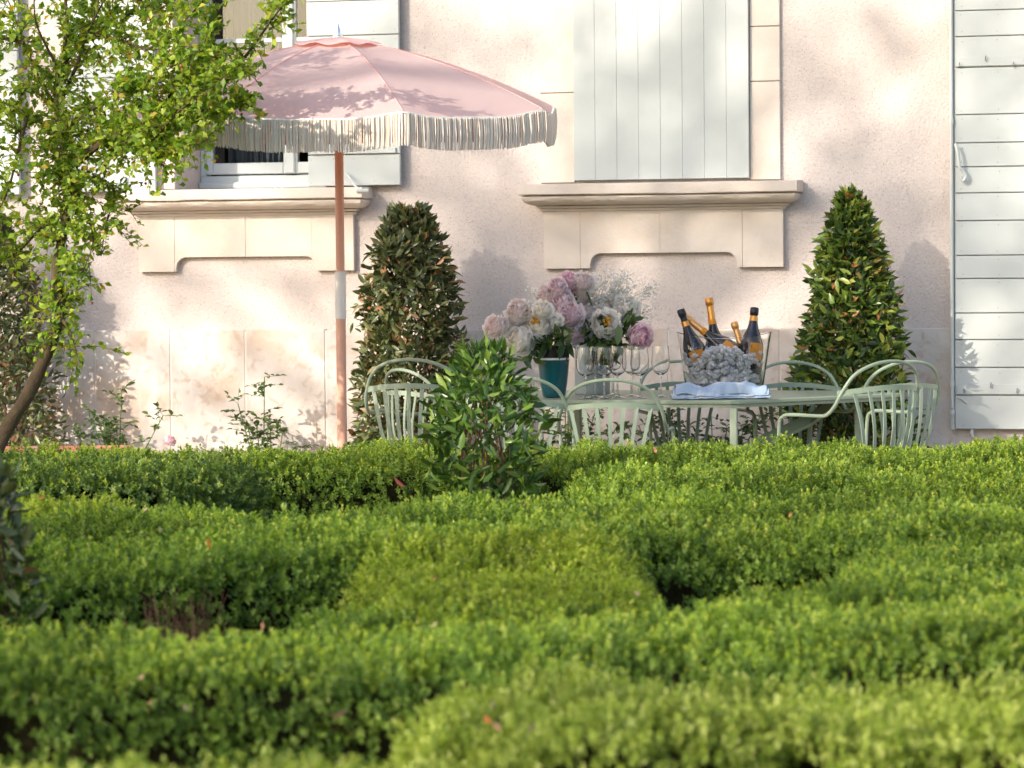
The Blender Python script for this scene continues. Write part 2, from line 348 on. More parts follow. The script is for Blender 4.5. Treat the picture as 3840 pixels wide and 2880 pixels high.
def ringsill(apx0, apx1, y0=0.0):
    """moulded sill: lofted profile with returned ends"""
    prof = [(1.600, .040), (1.604, .050), (1.614, .056), (1.616, .050), (1.618, .074), (1.628, .077), (1.630, .062), (1.632, .100), (1.637, .126), (1.645, .146), (1.656, .160), (1.667, .167), (1.674, .166), (1.6775, .160), (1.679, .140), (1.6815, .183), (1.686, .188), (1.734, .188), (1.7365, .182), (1.742, 0.0)]
    b = MB(); vs = []
    for z, p in prof:
        e = max(p - .035, 0) * .62 if z < 1.74 else .09
        j = 0
        vs += [(apx0 - e, y0 + .0, z), (apx0 - e, y0 - p, z), (apx1 + e, y0 - p, z), (apx1 + e, y0 + .0, z)]
    # subdivide along the run so the worn edge can wobble
    n = len(prof); K = 60; V = []; Fc = []
    for i in range(n):
        a = vs[i * 4:(i + 1) * 4]; row = [a[0], a[1]]
        for k in range(1, K):
            t = k / K; x = a[1][0] * (1 - t) + a[2][0] * t
            wob = .0035 * noise.noise((x * 9, i * 1.3, apx0)) + .002 * noise.noise((x * 31, i, 3))
            if 0 < i < n - 1: row.append((x, a[1][1] + wob * 1.2, a[1][2] + wob * .5))
            else: row.append((x, a[1][1], a[1][2]))
        row += [a[2], a[3]]; V += row
    m = K + 3
    for i in range(n - 1):
        for k in range(m - 1): Fc.append((i * m + k, i * m + k + 1, (i + 1) * m + k + 1, (i + 1) * m + k))
    b.add(V, Fc); b.add([vs[0], vs[1], vs[2], vs[3]], [(0, 1, 2, 3)])
    return b
def apron(x0, x1, nl, nr, zt, zb, zn, joints):
    """stones of the panel under a sill, with the shallow arch notch between nl and nr"""
    outs = []; X = [x0] + joints + [x1]; R = .05
    def bottom(x):
        if x <= nl or x >= nr: return zb
        if x < nl + R * 1.1: t = (x - nl) / (R * 1.1); return zb + .018 + (zn - zb - .018) * math.sqrt(max(0, 1 - (1 - t) ** 2))
        if x > nr - R * 1.1: t = (nr - x) / (R * 1.1); return zb + .018 + (zn - zb - .018) * math.sqrt(max(0, 1 - (1 - t) ** 2))
        return zn
    for a, c in zip(X[:-1], X[1:]):
        a += .0009; c -= .0009
        xs_ = sorted(set([a, c] + [x for x in [nl - 1e-4, nl + 1e-4, nr - 1e-4, nr + 1e-4] + [nl + R * 1.1 * k / 8 for k in range(1, 9)] + [nr - R * 1.1 * k / 8 for k in range(1, 9)] if a < x < c]))
        poly = [(x, bottom(x)) for x in xs_] + [(c, zt), (a, zt)]
        outs.append(MB().prism(poly, -.036 - random.random() * .004, -.001))
    return outs
for nm, (a0, a1, nl, nr, jt, lb) in {
    'l': (-2.0, -.823, -1.793, -1.03, [-1.80, -1.41, -1.05], 'stone sill under the glazed window behind the umbrella'),
    'c': (.182, 1.401, .420, 1.170, [P(2182, 900).x, P(2481, 900).x, P(2789, 900).x], 'stone sill under the closed boarded shutter')}.items():
    s_ = ringsill(a0, a1).build('window_sill', M_lime, HOUSE, smooth=25); s_['label'] = lb
    for o in apron(a0, a1, nl, nr, 1.602, 1.315, 1.39, jt): o.build('stone', M_lime, s_)
    MB().box(a0 + .01, a1 - .01, -.030, -.0005, 1.40, 1.6).build('joint_mortar', M_mortar, s_)

# surround of the boarded shutter
sur = MB().box(.34, 1.235, -.004, -.001, 1.744, 4.1).build('window_surround', M_mortar, HOUSE); sur['label'] = 'flat stone surround framing the boarded shutter'
for xa, xb, zs in ((.161, .342, [1.744, 2.196, 2.72, 3.3, 4.1]), (1.235, 1.386, [1.744, 2.23, 2.50, 3.1, 4.1])):
    for za, zb in zip(zs[:-1], zs[1:]):
        MB().box(xa, xb, -.020 - random.random() * .003, -.0005, za + .002, zb - .002, bev=.003).build('stone', M_lime, sur)
sh = empty('shutter'); sh.parent = HOUSE; sh['label'] = 'closed pale shutter of eight vertical boards'
MB().box(.345, 1.232, -.026, -.005, 1.762, 4.0).build('backing', M_gap, sh)
W8 = (1.233 - .343) / 8
for i in range(8):
    MB().box(.343 + i * W8 + .0004, .343 + (i + 1) * W8 - .0004, -.048 - random.random() * .0008, -.02, 1.756, 4.02, bev=.0012).build('plank', M_sh, sh)
# surround of the glazed window (stone jambs)
sw = MB().box(WX0 - .16, WX1 + .16, -.006, -.001, WZ1 + .002, WZ1 + .2).build('window_surround', M_lime, HOUSE); sw['label'] = 'stone surround of the glazed window'
for (a, c) in ((WX0 - .16, WX0 - .002), (WX1 + .002, WX1 + .16)):
    for za, zb in ((1.744, 2.3), (2.304, 2.9), (2.904, WZ1)):
        MB().box(a, c, -.018, -.0005, za, zb, bev=.003).build('stone', M_lime, sw)

# ---- glazed window
WIN = empty('window'); WIN.parent = HOUSE; WIN['label'] = 'glazed window with grey painted frame and curtain'
fy = RD - .07
b = MB()
fx0, fx1 = WX0 + .001, WX1 - .001
b.box(fx0, fx1, fy, fy + .07, WZ0 + .012, WZ0 + .085, bev=.006)     # bottom rail of the fixed frame
b.box(fx0, fx1, fy, fy + .07, WZ1 - .05, WZ1 - .002)
b.box(fx0, fx0 + .035, fy + .004, fy + .07, WZ0 + .085, WZ1 - .05, bev=.004); b.box(fx1 - .035, fx1, fy + .004, fy + .07, WZ0 + .085, WZ1 - .05, bev=.004)
b.build('frame', M_shd, WIN)
b = MB(); b.box(fx0, fx1, fy - .03, fy - .001, WZ0 + .014, WZ0 + .05, bev=.008); b.build('weather_board', M_shd, WIN)
mx = P(1088, 400, RD - .07).x
for (a, c) in ((fx0 + .036, mx - .001), (mx + .001, fx1 - .036)):
    b = MB(); z0, z1 = WZ0 + .092, WZ1 - .052; s = .038; yy = fy - .008
    b.box(a, a + s, yy, yy + .04, z0, z1, bev=.005); b.box(c - s, c, yy, yy + .04, z0, z1, bev=.005)
    b.box(a + s, c - s, yy + .001, yy + .04, z0, z0 + .06, bev=.005); b.box(a + s, c - s, yy + .001, yy + .04, z1 - s, z1, bev=.005)
    for zz in (2.53, 3.0): b.box(a + s, c - s, yy + .004, yy + .036, zz - .013, zz + .013, bev=.004)
    sash = b.build('sash', M_shd, WIN)
b = MB(); b.box(mx - .028, mx + .028, fy - .022, fy - .0085, WZ0 + .092, WZ1 - .052, bev=.006); b.build('mullion', M_shd, WIN)
for (a, c) in ((fx0 + .075, mx - .039), (mx + .039, fx1 - .075)):
    for za, zb in ((WZ0 + .152, 2.517), (2.543, 2.987), (3.013, WZ1 - .09)):
        MB().box(a - .002, c + .002, fy + .008, fy + .012, za - .002, zb + .002).build('pane', M_glass, WIN)
b = MB(); N_ = 60
for (a, c) in ((fx0 + .10, mx - .05), (mx + .14, fx1)):
    vs = []
    for i in range(N_ + 1):
        x = a + (c - a) * i / N_; y = fy + .15 + .018 * math.sin(i * 1.1) + .01 * math.sin(i * 2.3 + 1)
        vs += [(x, y, 1.75), (x, y, 3.3)]
    b.add(vs, [(2 * i, 2 * i + 2, 2 * i + 3, 2 * i + 1) for i in range(N_)])
b.build('curtain', M_curt, WIN, smooth=True)
b = MB()
for x, h in ((P(1030, 690, -.1).x, 0), (P(1055, 690, -.1).x, 1)):
    b = MB(); b.tube([(x, -.09, 1.74), (x, -.09, 1.762), (x + .012, -.09, 1.762)], .004, 6)
    b.build('sill_hook', M_polew, HOUSE)

# ---- hinged shutters of horizontal boards
def board_shutter(x0, x1, seams, zb, zt, label, bar=False, y=-.055):
    sh = empty('shutter'); sh.parent = HOUSE; sh['label'] = label
    MB().box(x0 + .008, x1 - .008, y + .006, y + .024, zb + .008, zt - .01).build('backing', M_gap, sh)
    Z = [zb] + sorted(seams) + [zt]
    for a, c in zip(Z[:-1], Z[1:]):
        pk = MB().box(x0, x1, y - .012 - random.random() * .001, y + .008, a + .0022, c - .0022, bev=.0028).build('plank', M_sh, sh)
        nb = MB()
        for fx in (.045, .27, .5, .73, .955):
            for zz in ((a + .022), (c - .022)):
                X = x0 + (x1 - x0) * fx + random.uniform(-.006, .006)
                nb.lathe([(.0026, 0), (.002, .001)], 6, mtx=Matrix.Translation((X, y - .0135, zz + random.uniform(-.004, .004))) @ Matrix.Rotation(PI / 2, 4, 'X'))
        o = nb.build('nail_heads', M_nail, pk); o['kind'] = 'stuff'
    return sh
def zat(px, py, Y): return P(px, py, Y).z
# right leaf of the left window (px 1172..1515)
s1 = board_shutter(-1.053, -.561, [zat(1350, y, -.06) for y in (579, 425, 280, 132, 2, -130, -260, -390, -520)], 1.745, 3.3, 'open shutter leaf of horizontal boards behind the umbrella pole')
s2 = board_shutter(-2.385, -1.890, [zat(500, y, -.06) for y in (580, 430, 290, 140, 25, -110, -240, -380, -520)], 1.735, 3.3, 'open shutter leaf half hidden behind the fruit tree')
s3 = board_shutter(-3.15, -2.655, [zat(40, y, -.06) for y in (585, 470, 330, 190, 60, -80, -220, -380, -520)], 1.725, 3.3, 'shutter leaf at the far left edge behind the foliage')
for s_, (xa, xb) in ((s1, (-1.03, -.58)), (s2, (-2.37, -1.91))):
    b = MB(); z = zat(1350, 566, -.07)
    b.box(xa, xb, -.080, -.0685, z - .014, z + .014, bev=.003); b.build('cross_bar', M_iron, s_)
# stay arms under the shutters
for (px0, py0, px1, py1) in ((1300, 650, 1345, 715), (462, 662, 428, 715)):
    b = MB(); a = P(px0, py0, -.085); c = P(px1, py1, -.20)
    b.tube([a, a.lerp(c, .5), c], .0065, 6); b.tube([c + Vector((-.012, 0, 0)), c + Vector((.045, .02, 0))], .010, 8)
    o = b.build('shutter_stay', M_iron, HOUSE)
# big shutter at the right
seam_y = (40, 137, 253, 430, 536, 626, 724, 828, 958, 1045, 1174, 1274, 1378, 1482)
YS = -.085
xb0 = P(3582, 1300, YS).x
s4 = board_shutter(xb0, xb0 + .78, [zat(3650, y, YS) for y in seam_y] + [2.72, 2.86, 3.0], zat(3650, 1610, YS), 3.15, 'large pale shutter of horizontal boards with iron bolt at the right edge', y=YS)
b = MB(); b.box(xb0 - .022, xb0 - .003, YS - .016, YS + .02, zat(3600, 1612, YS), 3.15, bev=.003); b.build('edge_strip', M_sh, s4)
b = MB(); xr = xb0 - .012; yr = YS - .028
b.tube([(xr, yr, zat(3580, 1530, yr)), (xr, yr, 3.12)], .0075, 8)
for zz in (zat(3580, 455, yr), zat(3580, 1440, yr), zat(3580, 1545, yr)): b.tube([(xr, yr, zz - .012), (xr, yr, zz + .012)], .0125, 8)
b.build('bolt_rod', M_iron, s4, smooth=True)
b = MB(); hp = [P(3583, 540, yr - .02), P(3592, 575, yr - .03), P(3598, 625, yr - .028), P(3610, 640, yr - .02), P(3622, 660, yr - .015), P(3612, 678, yr - .015), P(3602, 662, yr - .015)]
b.tube(spline(hp, 4), .008, 8); b.build('handle', M_iron, s4, smooth=True)
b = MB()
for (x, y) in ((3598, 250), (3696, 225), (3800, 248), (3616, 1470), (3716, 1450), (3814, 1470)):
    p = P(x, y, YS - .012); MB().tube([p, p + Vector((0, -.018, -.002)), p + Vector((.003, -.02, .02))], .003, 6).build('hook', M_nail, s4)

b = MB()
for (y0, y1) in ((215, 253), (1440, 1482)):
    b = MB(); b.box(xb0 + .01, xb0 + .77, YS - .018, YS - .0135, zat(3650, y1, YS) + .006, zat(3650, y0, YS), bev=.001)
    b.build('batten', M_sh, s4)
b = MB(); p = P(3645, 1618, YS); b.tube([P(3590, 1490, YS - .03), P(3602, 1492, YS - .03), P(3612, 1500, YS - .02), P(3626, 1512, YS - .012)], .006, 6)
b.build('latch', M_iron, s4); b = MB()
b.tube([p + Vector((0, 0, .01)), p + Vector((0, -.01, -.012)), p + Vector((.004, -.01, -.03))], .008, 6); b.build('shutter_catch', M_iron, s4)
# door opening beside it (outside the picture)
b = MB(); b.box(xb0 + .80, xb0 + .95, -.02, -.0005, .5, 3.2); b.box(xb0 + 1.95, xb0 + 2.1, -.02, -.0005, .5, 3.2); b.box(xb0 + .95, xb0 + 1.95, -.02, -.0005, 3.05, 3.2)
b.build('door_surround', M_lime, HOUSE)
b = MB(); b.box(xb0 + .952, xb0 + 1.948, -.012, -.0008, .56, 3.048); b.build('door', M_shd, HOUSE)
b = MB(); b.box(xb0 + .7, xb0 + 2.2, -.5, -.05, .004, .5); b.build('doorstep', M_lime, HOUSE)

# ================================================================== umbrella
UMB_D = 2.2 + .58
ub = P(1283, 1640, -2.8); UX, UY = ub.x, ub.y
UMB = empty('garden_umbrella', (UX, UY, 0), 0, 'open pink canvas umbrella with cream fringe and salmon pole', 'umbrella')
dU = (Vector((UX, UY, 0)) - CAM).dot(v_h); SU = F / dU
def uz(y): return CZ - (y - 990) / SU
apex_z = uz(150); R_U = 834 / SU * 1.02; rim_z = CZ + (990 - 408) / SU; TILT = math.tan(math.radians(3.5)) 
phi0 = YAW - PI / 2   # direction (in world) pointing to the camera side: -v
def udir(deg):        # deg clockwise to the right of camera-facing direction
    a = math.radians(deg); d = -v_h * math.cos(a) + r_h * math.sin(a); return d
TIPS = [-26.5 + 45 * i for i in range(8)]
def can(deg, t):      # t 0 apex..1 rim ; returns local xyz
    k = ((deg - TIPS[0]) % 45) / 45; s = abs(k - .5) * 2          # 1 at a rib, 0 mid panel
    chord = math.cos(math.radians(22.5)) / math.cos(math.radians((k - .5) * 45))
    rr = R_U * t * (chord * (1 - (1 - t) * .0) + 0)
    prof = 1 - t ** 1.75 * .78 - t * .22
    h = (apex_z - rim_z) * prof
    belly = -.018 * (1 - s ** 2) * t * (1 - t) * 2.2
    edge = -.024 * (1 - math.exp(-((1 - s) / .28) ** 2)) * max(0, (t - .8) / .2) ** 2
    d = udir(deg); z = rim_z + h + belly + edge + (d * rr).dot(v_h) * TILT + .0025 * noise.noise((deg * .15, t * 5, 2)) * t
    return Vector((d.x * rr, d.y * rr, z))
ND, NT = 360, 26
def cangrid(t0, t1, nt, dz=0, nd=ND):
    V = []
    for i in range(nt + 1):
        t = t0 + (t1 - t0) * i / nt
        for k in range(nd):
            p = can(TIPS[0] + 360 * k / nd, t); V.append((p.x, p.y, p.z + dz))
    Fc = [(i * nd + k, i * nd + (k + 1) % nd, (i + 1) * nd + (k + 1) % nd, (i + 1) * nd + k) for i in range(nt) for k in range(nd)]
    return V, Fc
# canopy split in eight panels
for j in range(8):
    V = []; n = 24; nt = 24
    for i in range(nt + 1):
        for k in range(n + 1):
            V.append(can(TIPS[j] + 45 * (k / n) * .99999, .015 + .985 * i / nt))
    b = MB().add(V, [(i * (n + 1) + k, i * (n + 1) + k + 1, (i + 1) * (n + 1) + k + 1, (i + 1) * (n + 1) + k) for i in range(nt) for k in range(n)])
    o = b.build('canopy_panel', M_pink, UMB, smooth=60)
    # hanging valance behind the fringe
    V = []
    for k in range(n + 1):
        d = udir(TIPS[j] + 45 * k / n); p = can(TIPS[j] + 45 * (k / n) * .99999, 1)
        dip = .10 - .02 * math.exp(-(min(k, n - k) / 2.2) ** 2)
        V += [p, p + Vector((0, 0, -dip)) - d * .006]
    MB().add(V, [(2 * k, 2 * k + 2, 2 * k + 3, 2 * k + 1) for k in range(n)]).build('valance', M_valance, o, smooth=60)
b = MB()                                   # seams over the ribs
for j in range(8): b.tube([can(TIPS[j] + .01, t) + Vector((0, 0, .002)) for t in np.linspace(.03, .995, 16)], .0022, 5)
b.build('seam', M_pink, UMB, smooth=True)
V, Fc = cangrid(.01, .2, 8, .016, 64)
for i, v in enumerate(V):
    if i >= 64 * 8: V[i] = (v[0], v[1], v[2] + .004 * math.sin(i * .9))
MB().add(V, Fc).build('vent_cap', M_pink, UMB, smooth=60)
b = MB()
for j in range(8):
    b.tube([can(TIPS[j] + .01, t) + Vector((0, 0, -.008)) for t in np.linspace(.03, 1.0, 14)], .004, 5)
    p = can(TIPS[j] + .01, .5) + Vector((0, 0, -.01)); b.tube([p, (0, 0, apex_z - .42)], .0035, 5)
b.build('ribs', M_chrome, UMB)
b = MB(); b.tube([(0, 0, .02), (0, 0, uz(1190))], .021, 20); b.build('lower_pole', M_pole, UMB, smooth=True)
b = MB(); b.tube([(0, 0, uz(1190) + .001), (0, 0, uz(1012))], .0235, 20); b.build('pole_sleeve', M_polew, UMB, smooth=True)
b = MB(); b.tube([(0, 0, uz(1012) + .001), (0, 0, apex_z - .01)], .0185, 20); b.build('upper_pole', M_pole, UMB, smooth=True)
b = MB(); b.lathe([(.026, 0), (.026, .006), (.016, .010), (.015, .03), (.0075, .050), (.0072, .056)], 16, (0, 0, apex_z + .012)); b.build('finial', M_chrome, UMB, smooth=True)
b = MB(); b.lathe([(.26, 0), (.26, .03), (.24, .05), (.035, .06), (.035, .3), (.023, .31)], 32); b.build('base', M_sage, UMB, smooth=True)
# braid and fringe
b = MB()
for i in range(ND):
    pass
path = [can(TIPS[0] + 360 * k / ND + .001, 1) + udir(TIPS[0] + 360 * k / ND) * .004 + Vector((0, 0, -.004)) for k in range(ND + 1)]
b.tube(path, .0055, 5, cap=False); o = b.build('braid_trim', M_trim, UMB, smooth=True)
def strand(deg, lat):
    p = can(deg, 1); d = udir(deg); tdir = Vector((0, 0, 1)).cross(d)
    L = .124 + random.uniform(-.004, .004)
    o = random.uniform(-.003, .007); sw_ = random.uniform(-.004, .004)
    return [p + d * (.006 + o) + Vector((0, 0, -.006)), p + d * (.007 + o * 1.5) + tdir * sw_ * .5 + Vector((0, 0, -.006 - L * .5)), p + d * (.006 + o) + tdir * sw_ + Vector((0, 0, -.006 - L))]
NS = 2100; vis = []
for i in range(NS):
    vis.append(TIPS[0] + 360 * i / NS + random.uniform(-.05, .05))
bs = MB()
for dg in vis:
    bs.rv = random.random(); bs.tube(strand(dg, 0), [.0027, .0030, .0024], 4)
bs.build('fringe', M_fr, UMB, smooth=True, rnd=True)['kind'] = 'stuff'

# ================================================================== table
TP = [(.971, 13.35), (1.79, 13.95), (1.56, 14.28), (.30, 14.62), (-.36, 14.10), (-.12, 13.64)]
TPW = [UD(u, d) for u, d in TP]; tc = sum(TPW, Vector()) / 6
TBL = empty('garden_table', (tc.x, tc.y, 0), 0, 'long sage green metal table with angled corners laid for drinks', 'table')
def rel(p): return (p.x - tc.x, p.y - tc.y)
def inset(pts, k): return [(x * k, y * k) for x, y in pts]
pts = [rel(p) for p in TPW]
# subdivide corners for a softened outline
def soft(pts, r=.06):
    out = []; n = len(pts)
    for i in range(n):
        a = Vector(pts[i - 1]).to_2d(); p = Vector(pts[i]).to_2d(); c = Vector(pts[(i + 1) % n]).to_2d()
        for k in range(4):
            t = k / 3; q0 = p + (a - p).normalized() * r; q1 = p + (c - p).normalized() * r
            out.append(tuple((q0 * (1 - t) ** 2 + p * 2 * t * (1 - t) + q1 * t * t)))
    return out
b = MB().slab(soft(pts), .722, .740); b.build('tabletop', M_saged, TBL, bevel=.004)
b = MB().slab(soft(inset(pts, .985)), .708, .7215); b.build('apron_rail', M_saged, TBL)
for i in (0, 1, 3, 4):
    x, y = pts[i]; k = .80 if i in (1, 4) else .97
    x, y = x * k, y * k
    MB().strip([(x, y, .707), (x, y, .0)], Vector((.032, 0, 0)), .032).build('leg', M_saged, TBL, bevel=.004)
b = MB(); p1 = rel(UD((3010 - 1920) * 13.8 / F, 13.8)); p2 = rel(UD((3140 - 1920) * 14 / F, 14.0))
b.strip([(p2[0], p2[1], .706), (p2[0] - .12, p2[1] + .02, .62), (p1[0] - .25, p1[1], .50), (p1[0] - .8, p1[1] + .1, .1)], Vector((0, .05, .05)), .02); b.build('brace', M_saged, TBL)

# ================================================================== chairs
def make_chair(label):
    t = empty('garden_chair', (0, 0, 0), 0, label, 'chair', 'sage green slatted metal armchairs round the table')
    def side(s):
        return [(s * .235, .235, .0), (s * .245, .225, .35), (s * .25, .215, .60), (s * .25, .19, .645), (s * .248, .14, .655), (s * .24, .0, .655), (s * .235, -.07, .66), (s * .228, -.115, .70), (s * .215, -.14, .75), (s * .175, -.175, .825)]
    pth = [Vector(p) for p in side(-1)] + [Vector((-.10, -.205, .868)), Vector((0, -.215, .882)), Vector((.10, -.205, .868))] + [Vector(p) for p in reversed(side(1))]
    MB().tube(spline(pth, 5), .0078, 8).build('hoop', M_sage, t, smooth=True)
    # curved back rail
    def railp(x, z): return Vector((x, -.115 - .11 * (1 - (x / .225) ** 2) ** .7 if abs(x) < .225 else -.115, z))
    rp = [railp(.222 * k / 12, .752 + .022 * (1 - (k / 12) ** 2)) for k in range(-12, 13)]
    MB().strip(rp, Vector((0, 0, .022)), .005).build('back_rail', M_sage, t)
    for k in range(-3, 4):
        x = k * .0575; p = railp(x, .748 + .02 * (1 - (x / .222) ** 2)); q = Vector((x * .62, -.165 - .03 * (1 - (k / 3) ** 2), .455))
        m_ = (p + q) / 2 + Vector((0, -.018, 0))
        MB().strip(spline([p, m_, q], 4), Vector((.0165, 0, 0)), .004).build('back_slat', M_sage, t)
    ring = [(.21 * math.cos(a) * 1.05, .02 + .20 * math.sin(a), .45) for a in np.linspace(0, 2 * PI, 33)]
    MB().tube(ring, .009, 6).build('seat_frame', M_sage, t, smooth=True)
    for k in range(-3, 4):
        x = k * .055; yy = .2 * math.sqrt(1 - (x / .22) ** 2)
        MB().strip([(x, .02 - yy, .452), (x, .02, .445), (x, .02 + yy, .452)], Vector((.034, 0, 0)), .005).build('seat_slat', M_sage, t)
    for s in (-1, 1):
        MB().tube([(s * .18, -.10, .45), (s * .20, -.17, .2), (s * .225, -.24, 0)], .009, 8).build('leg', M_sage, t, smooth=True)
        MB().tube([(s * .246, .222, .43), (s * .215, .1, .448)], .007, 6).build('seat_support', M_sage, t)
    return t
def children(o): return [c for c in bpy.data.objects if c.parent == o]
def copy_tree(o, parent=None):
    c = o.copy(); COL.objects.link(c); c.parent = parent
    for ch in CH[o]:
        d = ch.copy(); COL.objects.link(d); d.parent = c
    return c
def face(o, du, dd):     # heading: local +y points along (du, dd) in camera plan
    w_ = r_h * du + v_h * dd; o.rotation_euler = (0, 0, math.atan2(w_.y, w_.x) - PI / 2)
ch0 = make_chair('x'); CH = {ch0: children(ch0)}
CHAIRS = [  # px of the back, d, facing (du,dd), scale, label
    (1600, 13.55, (.30, .95), 1.055, 'tallest chair at the left end, its back beside the left clipped bay cone'),
    (1640, 14.25, (.75, .55), .975, 'chair half hidden inside the leftmost hoop in front of the bay cone'),
    (1935, 13.0, (.0, 1), .985, 'chair mostly hidden behind the young laurel, below the teal vase'),
    (2300, 13.0, (.10, 1), .97, 'chair backing on the hedge right under the wine glasses'),
    (2590, 14.36, (.2, -1), .99, 'chair on the wall side behind the ice bucket'),
    (3000, 14.22, (.1, -1), .985, 'chair on the wall side between ice bucket and right bay cone'),
    (3215, 13.4, (-.58, .81), 1.03, 'chair at the right table end with its curled arm towards the table'),
    (3310, 14.15, (-.45, .8), 1.0, 'rightmost chair, overlapping the hoop of its neighbour')]
for i, (px, d, fc, s, lb) in enumerate(CHAIRS):
    o = ch0 if i == 0 else copy_tree(ch0)
    o['label'] = lb; o.location = PG(px, d); face(o, *fc); o.scale = (s, s, s)

# ================================================================== things on the table
TZ = .7405
SV = lambda px, d=13.95: PG(px, d, TZ)
# teal vase
p = PG(2077, 13.80, TZ)
V1 = empty('vase', p, 0, 'teal glazed vase with black rim and white line full of peonies', 'vase')
sc_ = F / 13.8
H1 = .232
MB().lathe([(.030, 0), (.048, .003), (.052, .012), (.060, .06), (.067, .12), (.070, .168)], 40, cap1=False).build('body', M_pvase, V1, smooth=50)
MB().lathe([(.0705, .169), (.0712, .172), (.0712, .178), (.0705, .1785)], 40, cap0=False, cap1=False).build('white_band', M_whiteb, V1, smooth=True)
MB().lathe([(.0702, .179), (.0712, .225), (.0715, .232), (.067, .233), (.060, .10), (.0, .05)], 40, cap0=False).build('rim', M_black, V1, smooth=50)
p2 = PG(2222, 14.12, TZ)
V2 = empty('vase', p2, 0, 'tall straight grey vase behind the wine glasses', 'vase')
MB().lathe([(.076, 0), (.080, .004), (.081, .02), (.081, .325), (.079, .33), (.075, .33), (.075, .02), (0, .015)], 40).build('body', M_greyv, V2, smooth=50)
# wine glasses
def glass_mesh():
    b = MB(); pr = [(.0, .002), (.034, .0012), (.036, .003), (.010, .007), (.0045, .014), (.0038, .06), (.0042, .094), (.012, .100), (.030, .112), (.039, .130), (.0415, .150), (.040, .180), (.0365, .228),
                    (.0355, .228), (.039, .180), (.0402, .150), (.0378, .131), (.029, .114), (.012, .1035), (.0, .102)]
    b.lathe(pr, 28); return b.mesh('wine_glass', M_clear, smooth=60)
GM = glass_mesh()
for (px, d, lb) in ((2196, 13.62, 'wine glass at the left front of the cluster before the grey vase'), (2232, 13.78, 'middle glass of the cluster before the grey vase'), (2266, 13.60, 'wine glass at the right edge of the grey vase'),
                    (2316, 13.72, 'first wine glass clear of the grey vase'), (2368, 13.85, 'wine glass under the drooping pink peony, left of the pair'), (2400, 13.66, 'wine glass under the drooping pink peony, nearer of the pair'), (2478, 13.74, 'wine glass standing alone nearest the ice bucket'),
                    (2300, 14.0, 'wine glass set back behind the others')):
    o = bpy.data.objects.new('wine_glass', GM); link(o); o.location = PG(px, d, TZ); tag(o, lb, 'glass', 'clear stemmed wine glasses on the table')
# ice bucket (oval glass)
IB = PG(2717, 13.95, TZ)
BK = empty('ice_bucket', IB, YAW, 'large oval clear glass bucket of ice holding five bottles', 'ice bucket')
def oval(prof, n=48, cap0=True, cap1=False, wave=0.0):
    V = []
    for (a, z) in prof:
        for k in range(n):
            th = 2 * PI * k / n; zz = z * (1 + wave * (z / .26) * (abs(math.cos(th)) ** 2 - .3))
            V.append((a * math.cos(th), a * .62 * math.sin(th), zz))
    N = len(prof); Fc = [(i * n + k, i * n + (k + 1) % n, (i + 1) * n + (k + 1) % n, (i + 1) * n + k) for i in range(N - 1) for k in range(n)]
    if cap0: Fc.append(tuple(range(n)))
    if cap1: Fc.append(tuple((N - 1) * n + k for k in range(n)))
    return MB().add(V, Fc)
oval([(.155, 0), (.166, .004), (.178, .04), (.190, .12), (.203, .20), (.214, .262), (.2165, .264), (.2145, .266), (.2105, .262), (.199, .20), (.186, .12), (.174, .045), (.150, .012)], 64, cap1=True, wave=.10).build('glass_wall', M_clear, BK, smooth=60)
# ice
ico = [];
def chunk(b, c, s):
    V = []; ph = (1 + 5 ** .5) / 2
    base = [(-1, ph, 0), (1, ph, 0), (-1, -ph, 0), (1, -ph, 0), (0, -1, ph), (0, 1, ph), (0, -1, -ph), (0, 1, -ph), (ph, 0, -1), (ph, 0, 1), (-ph, 0, -1), (-ph, 0, 1)]
    R = Matrix.Rotation(random.random() * 6, 3, 'X') @ Matrix.Rotation(random.random() * 6, 3, 'Z')
    sq = Vector((random.uniform(.6, 1.2), random.uniform(.6, 1.2), random.uniform(.5, 1.0)))
    for q in base: V.append(c + R @ Vector((q[0] * sq.x, q[1] * sq.y, q[2] * sq.z)) * s * .5 * random.uniform(.8, 1.15))
    b.add(V, [(0, 11, 5), (0, 5, 1), (0, 1, 7), (0, 7, 10), (0, 10, 11), (1, 5, 9), (5, 11, 4), (11, 10, 2), (10, 7, 6), (7, 1, 8), (3, 9, 4), (3, 4, 2), (3, 2, 6), (3, 6, 8), (3, 8, 9), (4, 9, 5), (2, 4, 11), (6, 2, 10), (8, 6, 7), (9, 8, 1)])
b = MB()
for i in range(1100):
    th = random.random() * 2 * PI; rr = math.sqrt(random.random()) * .93; zz = random.uniform(.05, 1) ** .7
    a = .172 + .03 * zz
    x = a * rr * math.cos(th) * .93; y = a * .62 * rr * math.sin(th) * .9
    top = .172 + .03 * math.exp(-((x - .0) / .08) ** 2) + .02 * noise.noise((x * 20, y * 20, 0))
    chunk(b, Vector((x, y, .012 + top * zz)), random.uniform(.010, .026))
ICE = b.build('crushed_ice', M_ice, None); ICE.location = IB; ICE.rotation_euler = (0, 0, YAW)
tag(ICE, 'heap of crushed ice filling the oval glass bucket', 'ice', kind='stuff')
